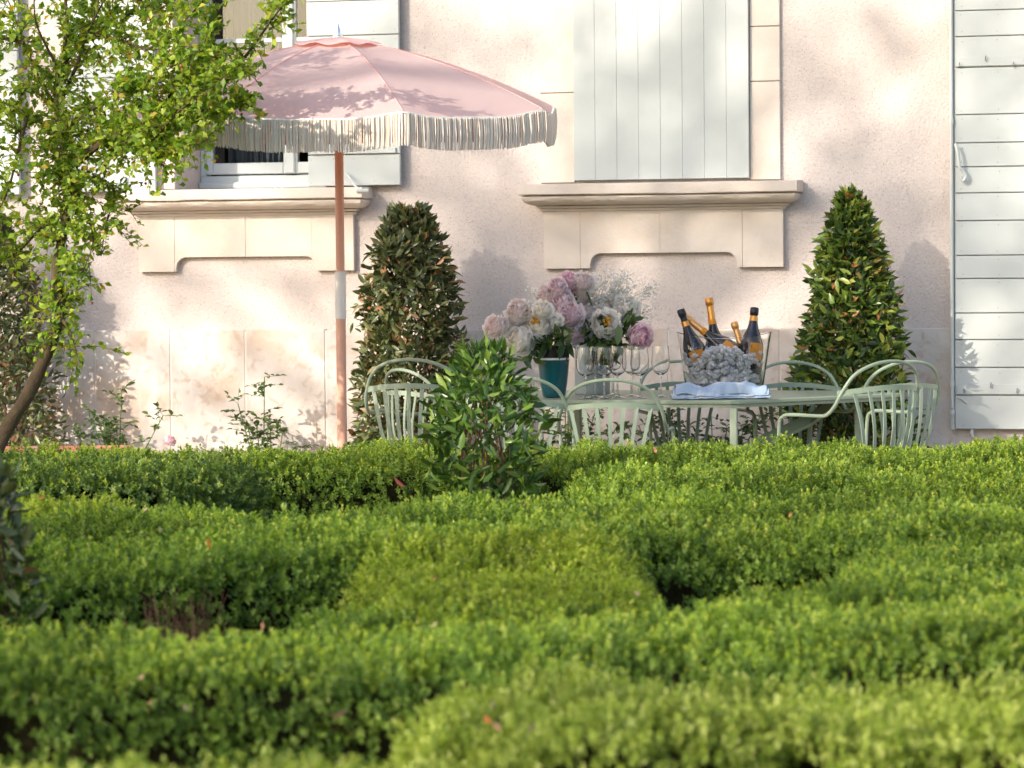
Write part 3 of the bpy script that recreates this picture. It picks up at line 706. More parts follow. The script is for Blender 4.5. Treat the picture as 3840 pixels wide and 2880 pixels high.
# bottles
def bottle(name, top, low, dfront, label, foil, glassm, big=1.0, lab=None, band=None, neck_l=.135, d0=13.95, d1=13.95):
    T = PD(top[0], top[1], d0); Lw = PD(low[0], low[1], d1); ax = (T - Lw).normalized()
    Z = ax; X = Z.orthogonal().normalized(); 
    X = (r_h - Z * r_h.dot(Z)).normalized(); Y = Z.cross(X)
    o = empty(name, T, 0, label, 'bottle', 'wine bottles chilling in the ice bucket'); M = Matrix((X, Y, Z)).transposed()
    o.rotation_mode = 'QUATERNION'; o.rotation_quaternion = M.to_quaternion()
    k = big
    # z measured downwards from the top
    MB().lathe([(r_ * k, -z_ * k) for r_, z_ in [(.0170, neck_l - .004), (.0185, neck_l), (.026, neck_l + .035), (.040, neck_l + .068), (.0535, neck_l + .105), (.056, neck_l + .13), (.056, neck_l + .24), (.050, neck_l + .25), (0, neck_l + .25)]], 32).build('body', glassm, o, smooth=50)
    MB().lathe([(r_ * k, -z_ * k) for r_, z_ in [(0, -.001), (.0165, 0), (.0195, .004), (.0205, .018), (.0200, .034), (.0175, .036), (.0165, .042), (.0165, .050), (.0172, neck_l - .004)]], 24).build('foil_cap', foil, o, smooth=50)
    if band: MB().lathe([(r_ * k, -z_ * k) for r_, z_ in [(.0168, neck_l - .022), (.0183, neck_l - .021), (.0200, neck_l + .002), (.0188, neck_l + .003)]], 24).build('neck_band', band, o, smooth=50)
    if lab:
        b = MB(); V = []; n = 14; a0, a1, z0, z1 = lab
        for i in range(n + 1):
            a = math.radians(a0 + (a1 - a0) * i / n)
            for z_ in (z0, z0 * .75 + z1 * .25, z0 * .5 + z1 * .5, z1):
                rr = (float(np.interp(z_ - neck_l, [.035, .068, .105, .13, .3], [.026, .040, .0535, .056, .056])) + .0009) * k
                V.append((rr * math.cos(a), rr * math.sin(a), -z_ * k))
        b.add(V, [(4 * i + q, 4 * i + 4 + q, 4 * i + 5 + q, 4 * i + 1 + q) for i in range(n) for q in range(3)]); b.build('label', M_orl, o, smooth=True)
    return o
bottle('wine_bottle', (2552, 1160), (2610, 1330), 0, 'black foiled bottle leaning left with an orange neck band', M_bfoil, M_bottleb, .93, (-130, -50, .215, .29), M_gold, .085, 13.98, 13.97)
bottle('wine_bottle', (2568, 1188), (2712, 1300), 0, 'gold necked bottle lying steeply across behind the black one', M_goldl, M_bottle, .93, (-120, -60, .235, .30), M_orl, .13, 14.03, 13.99)
bottle('wine_bottle', (2658, 1117), (2682, 1285), 0, 'tallest bottle with bright orange gold neck foil', M_gold, M_bottle, .95, None, M_orl, .128, 14.05, 14.03)
bottle('wine_bottle', (2752, 1208), (2790, 1330), 0, 'low bottle showing only its pale gold cap in the ice', M_goldl, M_bottle, .85, None, None, .12, 14.02, 14.0)
bottle('wine_bottle', (2830, 1153), (2815, 1330), 0, 'upright black bottle with a square orange label at right', M_bfoil, M_bottleb, .98, (-100, -30, .168, .245), M_gold, .062, 13.97, 13.95)
# folded linen
NP = PG(2700, 13.52, TZ)
def fold_cloth(cx, w, dpt, h, seed, rot):
    b = MB(); n = 46; layers = 3
    for L_ in range(layers):
        V = []; m = 10
        for i in range(n + 1):
            u = i / n - .5
            for j in range(m + 1):
                a = -PI * .5 + PI * j / m if j <= m else 0
                v = j / m
                yy = -dpt / 2 + dpt * v
                z0 = .004 + L_ * h / layers + h / layers * .5
                lift = (h * .45) * (noise.noise((u * 5 + seed, v * 3, L_ * .7)) + .15) * (.4 + L_ * .5) + .012 * noise.noise((u * 16, v * 7 + seed, L_))
                edge = .3 if (j in (0, m)) else 1
                V.append((u * w * (1 - .04 * L_ + .02 * math.sin(v * 5 + L_)), yy * (1 - .04 * L_) + .006 * noise.noise((u * 12, L_, seed)), max(.003 + .003 * L_, z0 * edge + lift * edge)))
        b.add(V, [(i * (m + 1) + j, (i + 1) * (m + 1) + j, (i + 1) * (m + 1) + j + 1, i * (m + 1) + j + 1) for i in range(n) for j in range(m)])
        k = len(V)
    o = b.build('folded_cloth', M_cloth, None, smooth=70); o.location = cx; o.rotation_euler = (0, 0, rot)
    so_ = o.modifiers.new('thick', 'SOLIDIFY'); so_.thickness = .004; so_.offset = 0
    su = o.modifiers.new('sub', 'SUBSURF'); su.levels = 1; su.render_levels = 1
    return o
tag(fold_cloth(NP, .43, .17, .058, 3, YAW + .02), 'pale blue and white linen cloth folded in front of the ice bucket', 'cloth')

# ------------------------------------------------------------------ flowers
def peony_mesh(seed, m_, openf=False):
    rs = random.Random(seed); b = MB(); n = 150
    for i in range(n):
        t = i / (n - 1); rho = (.42 + .50 * t ** .6) * rs.uniform(.86, 1.08)
        pol = math.radians((6 + 122 * t ** .75) + rs.uniform(-12, 12)); az = i * 2.39996 + rs.uniform(-.5, .5)
        half = math.radians(rs.uniform(12, 17) + 11 * t); V = []; na, nb_ = 5, 4
        if openf and t < .3: continue
        c = Vector((math.sin(pol) * math.cos(az), math.sin(pol) * math.sin(az), math.cos(pol)))
        up_ = Vector((0, 0, 1)); e1 = c.cross(up_).normalized(); e2 = e1.cross(c).normalized()
        if rs.random() < .35: e2 = -e2
        tw = rs.uniform(-.9, .9); e1, e2 = e1 * math.cos(tw) + e2 * math.sin(tw), e2 * math.cos(tw) - e1 * math.sin(tw)
        fl = rs.uniform(.16, .42) if t > .15 else .5; ph_ = rs.uniform(0, 6)
        for jb in range(nb_ + 1):
            bb = jb / nb_
            for ja in range(na + 1):
                aa = ja / na * 2 - 1
                wd = half * (.35 + .85 * math.sin(bb * PI * .60)) * aa
                ang = half * (bb * 2 - 1)
                d = (c + e1 * math.tan(wd) + e2 * math.tan(ang)).normalized()
                ruff = (.05 * math.sin(aa * 5 + ph_) + .03 * math.sin(aa * 11 + ph_ * 2)) * bb ** 2
                rad = rho * (.76 + fl * bb ** 1.5 + .10 * aa * aa * bb) + ruff
                V.append(d * min(rad, 1.12))
        b.rv = min(1, max(0, .15 + .6 * t + rs.uniform(-.3, .3)))
        b.add(V, [(jb * (na + 1) + ja, jb * (na + 1) + ja + 1, (jb + 1) * (na + 1) + ja + 1, (jb + 1) * (na + 1) + ja) for jb in range(nb_) for ja in range(na)])
    me = b.mesh('petals', m_, smooth=80, rnd=True); return me
def petal_mat(name, a, c, d): return mat(name, a, .75, .2, rnd=[(0, a), (.5, c), (1, d)], trans=.5)
PMAT = {'w': petal_mat('white_petal', (.95, .91, .80), (.96, .94, .90), (.97, .96, .94)),
        'b': petal_mat('blush_petal', (.92, .78, .75), (.94, .88, .85), (.95, .93, .91)),
        'p': petal_mat('pink_petal', (.94, .74, .76), (.95, .85, .86), (.96, .92, .92)),
        'd': petal_mat('rose_pink_petal', (.92, .62, .69), (.94, .75, .79), (.95, .86, .87))}
PM = {}
for k in PMAT:
    for s in range(3): PM[(k, s)] = peony_mesh(10 * s + 3, PMAT[k])
PMO = peony_mesh(91, PMAT['w'], True)
v1c = p + Vector((0, 0, .2)); v2c = p2 + Vector((0, 0, .30))
PE = [(1858, 1223, 40, 'b', 1, 'leftmost blush peony, half its head beyond the others'), (1941, 1165, 42, 'b', 1, 'cream and blush peony at the upper left of the teal vase bunch'),
      (1930, 1223, 46, 'w', 1, 'white peony with golden centre second from the left'), (1944, 1278, 47, 'w', 1, 'low white peony hanging over the laurel shoots'),
      (2018, 1227, 48, 'w', 1, 'round creamy white peony straight above the teal vase rim'), (1876, 1335, 34, 'w', 1, 'small white peony lowest of all beside the laurel tips'),
      (2050, 1108, 40, 'b', 2, 'pale pink peony on the upper left slope of the bouquet'), (2088, 1080, 38, 'p', 2, 'pale pink peony just left of the topmost bloom'),
      (2136, 1058, 42, 'd', 2, 'topmost bright pink peony'), (2188, 1055, 36, 'b', 2, 'creamy pink peony at the very top beside the gypsophila'),
      (2104, 1134, 48, 'p', 2, 'large pink peony with red flecks in the middle of the bouquet'), (2171, 1108, 40, 'b', 2, 'blush peony behind the large middle bloom'),
      (2138, 1178, 44, 'p', 2, 'layered pink peony above the lowest pink ball'), (2145, 1236, 54, 'p', 2, 'biggest ruffled pink peony hanging over the grey vase rim'),
      (2200, 1165, 42, 'b', 2, 'pale shell coloured peony right of the layered pink one'), (2034, 1160, 34, 'w', 1, 'white bloom wedged between the two bunches'),
      (2078, 1206, 32, 'w', 1, 'small white bloom above the teal vase leaves'), (2256, 1152, 38, 'w', 2, 'half open cream peony above the stamened one'),
      (2271, 1212, 50, 'o', 2, 'wide open white peony showing golden stamens'), (2352, 1156, 46, 'w', 2, 'white peony at the right under the gypsophila'),
      (2322, 1118, 36, 'w', 2, 'white peony deep inside the gypsophila'), (2402, 1262, 44, 'd', 2, 'drooping pink peony at the far right of the bouquet')]
for i, (px, py, r_, k, vz, lb) in enumerate(PE):
    dd = (13.78 if vz == 1 else 14.05) + {0: -.07, 1: -.02, 2: .04}[i % 3] - (.08 if k in 'pdo' else 0)
    c = PD(px, py, dd); R_ = r_ * dd / F
    o = bpy.data.objects.new('peony', PMO if k == 'o' else PM[(k, i % 3)]); link(o); o.location = c
    base = v1c if vz == 1 else v2c
    out = (c - base).normalized() * .6 - v_h * .75 + Vector((0, 0, .25)); 
    if py > 1250: out = (c - base).normalized() * .7 - v_h * .6 + Vector((0, 0, -.15))
    o.rotation_mode = 'QUATERNION'; o.rotation_quaternion = out.normalized().to_track_quat('Z', 'Y'); o.scale = (R_ * 1.24,) * 3
    tag(o, lb, 'peony', 'peonies in the two vases on the table')
    if k == 'o' or i in (2, 4):
        sm = MB(); q_ = random.Random(i)
        for j in range(26):
            a = q_.random() * 2 * PI; s_ = q_.random() ** .5 * .33
            sm.tube([(s_ * .4 * math.cos(a), s_ * .4 * math.sin(a), .3), (s_ * math.cos(a), s_ * math.sin(a), .72 + q_.random() * .2 if k != 'o' else .5 + q_.random() * .2)], .03, 4)
        sm.build('stamens', M_stam, o)
    # stem down into the vase
    iv = o.matrix_world
    bs_ = base + Vector((random.uniform(-.03, .03), random.uniform(-.03, .03), -.05)); mid = c.lerp(bs_, .55) + Vector((0, 0, .03))
    Q = out.normalized().to_track_quat('Z', 'Y').to_matrix().inverted(); 
    loc = [Q @ (x_ - c) / (R_ * 1.24) for x_ in spline([c - out.normalized() * R_ * .5, mid, bs_], 4)]
    MB().tube(loc, .0028 / R_, 5).build('stem', M_stem, o, smooth=True)
# gypsophila
def gyps(name, base, regs, n, label, d):
    o = empty(name, base, 0, label, 'gypsophila'); st = MB(); fl = MB()
    hubs = []
    for i in range(n // 8):
        x0, x1, y0, y1 = random.choice(regs); h = PD(random.uniform(x0, x1), random.uniform(y0, y1), d + random.uniform(-.07, .08)) - base
        hubs.append(h); st.tube([(0, 0, -.03), h * .5 + Vector((0, 0, .03)), h * .93], .0005, 3, cap=False)
    for i in range(n):
        h = random.choice(hubs); q_ = h + Vector((random.gauss(0, .022), random.gauss(0, .022), random.gauss(0, .020)))
        st.tube([h * .93, q_], .00028, 3, cap=False); R_ = random.uniform(.0038, .0062)
        A = Vector((random.gauss(0, 1), random.gauss(0, 1), random.gauss(0, 1))).normalized(); B = A.orthogonal().normalized(); C_ = A.cross(B)
        for (e, f_) in ((A, B), (B, C_), (A, C_)):
            fl.add([q_ + (e * math.cos(t) + f_ * math.sin(t)) * R_ for t in [k * PI / 3 for k in range(6)]], [(0, 1, 2, 3, 4, 5)])
    st.build('stems', M_stem, o)['kind'] = 'stuff'; fl.build('florets', PMAT['w'], o, rnd=True)['kind'] = 'stuff'
    return o
gyps('gypsophila', p2 + Vector((0, 0, .3)), [(2200, 2330, 1035, 1110), (2230, 2370, 1028, 1090), (2290, 2440, 1070, 1150), (2330, 2430, 1120, 1190), (2200, 2300, 1080, 1130)], 620, 'cloud of tiny white gypsophila flowers over the grey vase', 14.1)
gyps('gypsophila', p + Vector((0, 0, .22)), [(1982, 2012, 1075, 1105), (1985, 2003, 1148, 1166)], 50, 'small sprig of tiny white flowers sticking out left of the pink peonies', 13.85)
# bouquet foliage
def bleaf(name, spots, label, L0, n, grp):
    Pb = []; D = []; N = []; Ls = []
    for (px, py, spread, num, d) in spots:
        c = np.array(PD(px, py, d))
        for i in range(num):
            dr = rng.normal(size=3) * .6 + np.array(-v_h) * .6; dr[2] -= .35
            Pb.append(c + rng.normal(size=3) * spread * d / F * .5); D.append(dr); N.append(rng.normal(size=3) * .5 + np.array(-v_h)); Ls.append(L0 * rng.uniform(.7, 1.25))
    o = leaves(name, np.array(Pb), np.array(D), np.array(N), np.array(Ls), np.array(Ls) * .38, M_bouq, None, big=True)
    return o
tag(bleaf('flower_leaves', [(2060, 1262, 45, 30, 13.76), (2110, 1258, 40, 22, 13.76), (2010, 1272, 45, 18, 13.77), (1960, 1290, 45, 10, 13.8), (2005, 1325, 30, 6, 13.72)], '', .075, 0, ''),
    'dark peony leaves spilling over the teal vase rim', 'leaves', kind='stuff')
tag(bleaf('flower_leaves', [(2260, 1245, 50, 26, 13.95), (2320, 1245, 55, 30, 13.98), (2345, 1215, 40, 18, 14.0), (2300, 1290, 40, 12, 13.95), (2215, 1235, 30, 10, 13.98)], '', .085, 0, ''),
    'broad grey green leaves hanging beside the grey vase', 'leaves', kind='stuff')
gl = leaves('leaf', np.array([PD(2318, 1215, 13.85)]), np.array([[.03, -.1, -1.]]), np.array([list(-v_h + r_h * .4)]), np.array([.098]), np.array([.046]), M_bouq, None, big=True, stuff=False, rnd=np.array([1.0]))
tag(gl, 'single large pale green leaf hanging above the wine glasses', 'leaf')

# ================================================================== shrubs and trees
LEAFM = {}
def single_leaf_mesh(name, m_, L=1., W=.36):
    V, Fq, k = leaf_arrays(np.zeros((1, 3)), np.array([[0, 0, 1.]]), np.array([[0, -1., 0]]), np.array([L]), np.array([W]), big=True)
    return npmesh(name, V, Fq, m_, None, k=3)
def cone_shrub(base, H, rad, n, L0, mstuff, msingle, label, cat, name, seed, group=None, nsing=290, zmin=.45, up=.3, wl=.38, gap=.0):
    r_ = np.random.default_rng(seed)
    root = empty(name, base, 0, label, cat, group)
    z = r_.random(n) ** .8 * H; rr = np.array([rad(h) for h in z]); ph = r_.random(n) * 2 * PI
    lump = np.array([1 + .26 * noise.noise((math.cos(a) * 1.7 + seed, math.sin(a) * 1.7, h * 3.5)) + .22 * noise.noise((math.cos(a) * 5 + seed, math.sin(a) * 5, h * 10)) for a, h in zip(ph, z)])
    q = np.where(r_.random(n) < .72, r_.uniform(.76, 1.13, n), r_.uniform(.3, .85, n)); R_ = rr * lump * q
    Pb = np.stack([R_ * np.cos(ph), R_ * np.sin(ph), z], 1)
    outw = np.stack([np.cos(ph), np.sin(ph), np.full(n, 0.)], 1)
    D = outw * .6 + r_.normal(size=(n, 3)) * .62; D[:, 2] += up * r_.uniform(.3, 1.3, n)
    tip = z > H * .9; D[tip, 2] += .7
    N = outw * .6 + np.array([0, 0, .6]) + r_.normal(size=(n, 3)) * .65
    L = L0 * r_.uniform(.65, 1.25, n); W = L * wl * r_.uniform(.85, 1.15, n)
    # the leaves that show largest become single parts
    cdir = np.array([CAM.x - base[0], CAM.y - base[1], 0]); cdir /= np.linalg.norm(cdir)
    score = (Pb @ cdir) / np.maximum(rr, .02) + r_.random(n) * .5 + (q > .9) * .6 - (Pb[:, 2] < zmin) * 5
    idx = np.argsort(-score); sing = idx[:nsing]; rest = idx[nsing:]
    rv = r_.random(n)
    leaves('foliage', Pb[rest], D[rest], N[rest], L[rest], W[rest], mstuff, root, big=True, rnd=rv[rest])
    me = single_leaf_mesh('leaf', msingle, 1., wl)
    for i in sing:
        o = bpy.data.objects.new('leaf', me); COL.objects.link(o); o.parent = root; o.location = Pb[i]
        d = Vector(D[i]).normalized(); nn = Vector(N[i]); s = d.cross(nn).normalized(); n2 = s.cross(d)
        M_ = Matrix((-s, -n2, d)).transposed(); o.rotation_mode = 'QUATERNION'; o.rotation_quaternion = M_.to_quaternion(); o.scale = (L[i],) * 3
    # stems
    b = MB()
    for k in range(14):
        a = k * 2.4; pts = []
        for t in np.linspace(0, 1, 7):
            zz = H * .96 * t * (.7 + .3 * ((k * 37) % 10) / 10); q_ = rad(zz) * .55 * math.sin(t * PI * .9)
            pts.append((q_ * math.cos(a + t), q_ * math.sin(a + t), zz))
        b.tube(pts, [.010 * (1 - t * .75) for t in np.linspace(0, 1, 7)], 5)
    b.build('stems', M_twig, root)
    return root
def radf(tab):
    hs, rs = zip(*tab); return lambda h: float(np.interp(h, hs, rs))
# left clipped bay
b0 = P(1525, 1700, -.62); SB = lambda px, y_: px
base1 = Vector((P(1535, 1300, -.50).x, -.50, 0)); S1 = F / ((base1 - CAM).dot(v_h))
zz = lambda y, S: CZ - (y - 990) / S
cone_shrub(base1, zz(792, S1), radf([(0, .17), (zz(1650, S1), .25), (zz(1400, S1), .235), (zz(1250, S1), .205), (zz(1100, S1), .185), (zz(950, S1), .15), (zz(860, S1), .115), (zz(792, S1), .06)]),
           6800, .062, M_bay1, M_bay1o, 'dull green clipped bay cone left of the flowers', 'bay tree', 'bay_tree', 3, 'clipped bay cones against the wall')
base2 = Vector((P(3190, 1300, -.50).x, -.50, 0)); S2 = F / ((base2 - CAM).dot(v_h))
cone_shrub(base2, zz(752, S2), radf([(0, .2), (zz(1650, S2), .27), (zz(1400, S2), .22), (zz(1250, S2), .195), (zz(1100, S2), .158), (zz(950, S2), .112), (zz(860, S2), .080), (zz(752, S2), .018)]),
           7600, .064, M_bay2, M_bay2o, 'glossy fresh green clipped bay cone beside the large shutter', 'bay tree', 'bay_tree', 5, 'clipped bay cones against the wall')
# young laurel between hedge and chairs
base3 = PG(1820, 11.15); S3 = F / 11.15
cone_shrub(base3, zz(1310, S3), radf([(0, .06), (.30, .15), (zz(1750, S3), .19), (zz(1600, S3), .19), (zz(1480, S3), .15), (zz(1390, S3), .10), (zz(1310, S3), .05)]),
           1900, .066, M_lau, M_lauo, 'young bright green laurel growing up between hedge and chairs', 'laurel', 'laurel_bush', 8, zmin=.35, up=.55, wl=.33)
# dark laurel at the left edge, out of focus
base4 = PG(-25, 7.5); S4 = F / 7.5
cone_shrub(base4, zz(1760, S4), radf([(0, .08), (.25, .12), (.5, .11), (.7, .06), (zz(1760, S4), .03)]),
           520, .065, M_bay1, M_bay1o, 'dark narrow laurel cut by the left edge among the hedges', 'laurel', 'laurel_bush', 11, nsing=120, zmin=.2, up=.4)
# brownish shrub behind the fruit tree
base5 = Vector((P(-60, 1300, -.45).x, -.45, 0)); S5 = F / ((base5 - CAM).dot(v_h))
cone_shrub(base5, zz(770, S5), radf([(0, .3), (zz(1600, S5), .38), (zz(1300, S5), .30), (zz(1000, S5), .2), (zz(770, S5), .06)]),
           6000, .058, M_bay1, M_bay1o, 'brownish clipped bay cone behind the fruit tree trunk', 'bay tree', 'bay_tree', 13, 'clipped bay cones against the wall', nsing=120)

# ---- fruit tree at the left
TD = 12.3; ST = F / TD
def tp(px, py, dd=0.): return PD(px, py, TD + dd)
root = UD((-60 - 1920) * TD / F, TD, 0)
TD = 12.0
FT = empty('fruit_tree', root, 0, 'small leaning fruit tree with yellow green leaves at the left', 'tree')
def R0(l): return [Vector(x) - root for x in l]
tr = R0([root + Vector((-.06, 0, -.02)), tp(-40, 1800), tp(20, 1620), tp(110, 1470), tp(185, 1300), tp(222, 1190), tp(228, 1140), tp(210, 1080), tp(215, 980), tp(240, 850), tp(255, 730), tp(245, 640), tp(235, 520), tp(215, 400), tp(235, 250), tp(250, 60), tp(230, -150), tp(240, -420), tp(250, -650)])
sp = spline(tr, 5); n_ = len(sp)
MB().tube(sp, [max(.006, .031 * (1 - (i / n_)) ** .8 + .002 * math.sin(i * 1.3)) for i in range(n_)], 10).build('trunk', M_bark, FT, smooth=True)
LIMBS = [([(250, 650), (330, 575), (420, 515), (500, 525), (560, 530), (620, 470), (690, 400), (800, 330), (900, 250)], -.35), ([(225, 1160), (238, 1130), (232, 1100)], 0), ([(238, 560), (180, 480), (90, 430), (-40, 380), (-200, 300)], .1),
         ([(228, 380), (290, 240), (330, 120), (420, -60), (500, -260)], -.1), ([(225, 420), (150, 300), (90, 160), (30, 0), (-60, -200)], .15), ([(236, 500), (330, 420), (430, 360), (560, 300), (680, 230), (760, 190)], -.35),
         ([(240, 240), (340, 110), (460, 60), (600, 30), (700, -30)], .2), ([(215, 360), (210, 250), (130, 60), (150, -200)], -.2), ([(250, 620), (330, 660), (430, 720), (400, 830), (380, 950)], .12), ([(245, 800), (150, 860), (60, 950), (-60, 1000)], .1),
         ([(600, 480), (700, 470), (800, 430), (880, 400), (930, 370)], -.3), ([(330, 120), (450, 150), (560, 180), (680, 90), (760, 0)], -.3), ([(220, 1180), (260, 1240), (290, 1330)], -.05), ([(255, 700), (320, 800), (350, 900), (310, 1020)], -.1),
         ([(100, 440), (60, 600), (20, 740), (-60, 860)], .05), ([(90, 160), (-60, 120), (-250, 0)], .1), ([(760, 420), (790, 250), (795, 80)], -.3), ([(820, 330), (930, 200), (1030, 60), (1075, 10)], -.3),
         ([(430, 520), (520, 560), (600, 590), (700, 560), (780, 520)], -.35), ([(560, 530), (600, 420), (660, 330), (740, 280), (860, 300)], -.35)]
segs = []
for l, dz in LIMBS:
    pts_ = [tp(x, y, dz * (i / len(l)) * 2) for i, (x, y) in enumerate(l)]
    sp = spline(R0(pts_), 5); n_ = len(sp)
    thick = .016 if l[0] in ((250, 650),) else .009
    MB().tube(sp, [max(.0022, thick * (1 - i / n_)) for i in range(n_)], 6).build('branch', M_bark, FT, smooth=True)
    for a, c in zip(sp[:-1], sp[1:]): segs.append((a, c))
trseg = [(a, c) for a, c in zip(tr[8:-1], tr[9:])]
# twigs and leaves
tw = MB(); Pb = []; Dl = []; Nl = []; Ll = []; fr = MB()
def zone(px, py):     # leafiness in the photo's frame
    if py < 620: return .40 if px < 450 else .66
    if px < 330 and py < 1450: return .34
    if px < 480 and py < 1250: return .3
    return .1
def pix(pt):
    q = pt + root - CAM; z_ = q.dot(f_c); return 1920 + F * q.dot(R_c) / z_, 1440 - F * q.dot(U_c) / z_
ns = 0
random.seed(21)
for rep in range(2600):
    a, c = random.choice(segs if random.random() < .86 else trseg); s0 = a.lerp(c, random.random())
    x_, y_ = pix(s0)
    if random.random() > zone(x_, y_): continue
    d = Vector((random.gauss(0, 1), random.gauss(0, .8), random.gauss(.25, .9))).normalized()
    if y_ > 650: d.z -= .3
    Lg = random.uniform(.06, .24) if x_ < 640 else random.uniform(.04, .12)
    e = s0 + d * Lg; m_ = s0.lerp(e, .5) + Vector((0, 0, .015)); tw.tube([s0, m_, e], [.0018, .0014, .0008], 3, cap=False)
    k = int(Lg / .0115) + 3
    for j in range(k):
        t = (j + .5) / k; pt = (s0.lerp(m_, t * 2) if t < .5 else m_.lerp(e, t * 2 - 1))
        dd_ = d * .5 + Vector((random.gauss(0, .8), random.gauss(0, .8), random.gauss(.1, .7)))
        Pb.append(pt); Dl.append(dd_); Nl.append(Vector((random.gauss(0, .6), random.gauss(-.3, .6), random.gauss(.8, .5)))); Ll.append(random.uniform(.022, .040))
    if random.random() < .04: fr.lathe([(0, -.006), (.005, -.004), (.006, 0), (.005, .004), (0, .006)], 6, e + Vector((0, 0, -.01)))
tw.build('twigs', M_twig, FT)['kind'] = 'stuff'
Ll = np.array(Ll)
leaves('foliage', np.array(Pb), np.array(Dl), np.array(Nl), Ll, Ll * .62, M_fruit, FT)
fr.build('fruits', M_berry, FT)['kind'] = 'stuff'

# ---- rose bushes along the wall
def rose_bush(px, Y, top_y, spread, n, label, seed, bloom=None):
    r_ = random.Random(seed); b0 = P(px, 1600, Y); b0.z = 0; S = F / ((b0 - CAM).dot(v_h)); H = zz(top_y, S)
    o = empty('rose_bush', b0, 0, label, 'rose bush', 'young rose bushes along the foot of the wall')
    st = MB(); Pb = []; D = []; N = []; L = []
    for k in range(n):
        a = r_.random() * 2 * PI; sp_ = spread * r_.uniform(.2, 1.) * (1 if k else .1); h = H * (1 if k == 0 else r_.uniform(.62, .92))
        pts = spline([(0, 0, 0), (sp_ * .35 * math.cos(a), sp_ * .35 * math.sin(a), h * .5), (sp_ * math.cos(a), sp_ * math.sin(a), h)], 6)
        st.tube(pts, .0028, 4, cap=False)
        for j, q in enumerate(pts[4:]):
            for _ in range(2):
                dd_ = Vector((r_.gauss(0, 1), r_.gauss(0, 1), r_.gauss(.1, .4))).normalized(); tipp = q + dd_ * .075
                st.tube([q, tipp], .0012, 3, cap=False)
                for f_ in (.35, .35, .68, .68, 1.):
                    sd = Vector((r_.gauss(0, 1), r_.gauss(0, 1), r_.gauss(0, .3))).normalized()
                    Pb.append(q.lerp(tipp, f_)); D.append(dd_ * .5 + sd * (.9 if f_ < 1 else .1)); N.append(Vector((r_.gauss(0, .3), r_.gauss(-.3, .3), 1))); L.append(r_.uniform(.026, .044))
    st.build('stems', M_stem, o); L = np.array(L)
    leaves('foliage', np.array(Pb), np.array(D), np.array(N), L, L * .62, M_rose, o, big=True)
    if bloom:
        for (x, y, R_) in bloom:
            f_ = bpy.data.objects.new('bloom', PM[('d', 0)]); link(f_, o); f_.location = P(x, y, Y - .05) - b0; f_.scale = (R_,) * 3
    return o
rose_bush(985, -.35, 1405, .16, 5, 'sparse young rose bush standing alone against the pale plinth', 1)
rose_bush(1020, -.30, 1560, .24, 5, 'low spreading rose shoots at the foot of the plinth', 9)
rose_bush(440, -.5, 1450, .32, 9, 'wide rose bush with one faded red bloom near the fruit tree', 2, [(635, 1652, .035)])
rose_bush(2500, -.45, 1520, .3, 8, 'rose bush behind the table legs under the wine glasses', 4)
rose_bush(2680, -.45, 1500, .3, 10, 'dense rose bush under the ice bucket end of the table', 5)
rose_bush(2120, -.5, 1500, .28, 8, 'rose bush behind the chair under the teal vase', 6)
rose_bush(2900, -.4, 1540, .25, 6, 'rose bush by the wall right of the table leg', 7)
# terracotta trough in the left border
tq = PG(160, 12.9)
TR = empty('terracotta_trough', tq, YAW, 'terracotta trough whose sunlit rim shows above the left hedge', 'planter'); TR.scale = (.8, 1, .975)
MB().box(-.42, .42, -.16, .16, 0, .555).build('body', M_terra, TR, bevel=.01)
b = MB(); b.box(-.44, .44, -.18, -.14, .557, .60); b.box(-.44, .44, .14, .18, .557, .60); b.box(-.44, -.40, -.14, .14, .557, .60); b.box(.40, .44, -.14, .14, .557, .60); b.build('rim', M_terra, TR, bevel=.006)

# ================================================================== box hedges
PROTO = {}
def sprig_mesh(seed, m_, L=.030, lf=.0175, wl=.52, pairs=5):
    r_ = np.random.default_rng(seed); Pb = []; D = []; N = []; Ls = []
    for k in range(pairs):
        t = (k + .4) / pairs; a0 = k * PI / 2 + r_.random() * .6
        for s in (0, PI):
            a = a0 + s; op = .95 - .5 * t
            D.append([math.cos(a) * op, math.sin(a) * op, .35 + .7 * t]); Pb.append([0, 0, L * t]); N.append([-math.cos(a) * .6, -math.sin(a) * .6, .8]); Ls.append(lf * r_.uniform(.75, 1.15) * (1.05 - .25 * t))
    D.append([.1, 0, 1]); Pb.append([0, 0, L * .95]); N.append([1, 0, .1]); Ls.append(lf * .8)
    Pb = np.array(Pb) + r_.normal(size=(len(Pb), 3)) * .002; Ls = np.array(Ls)
    V, Fq, k = leaf_arrays(Pb, np.array(D) + r_.normal(size=(len(Pb), 3)) * .18, np.array(N) + r_.normal(size=(len(Pb), 3)) * .2, Ls, Ls * wl)
    return npmesh('sprig', V, Fq, m_, None, k=3)
def proto_col(key, m_, **k):
    c = bpy.data.collections.new('sprigs_' + key)
    for s in range(6):
        o = bpy.data.objects.new('sprig', sprig_mesh(s + 1, m_, **k)); c.objects.link(o)
    PROTO[key] = c
proto_col('green', M_box); proto_col('yellow', M_boxy); proto_col('blue', M_boxb, lf=.021, wl=.56); proto_col('pale', M_boxsun); proto_col('new', M_newlit, L=.026, lf=.015, pairs=4); proto_col('newp', M_newlitp, L=.026, lf=.016, pairs=4)  # pale and new sprigs also carry sunlight put into the leaf colour
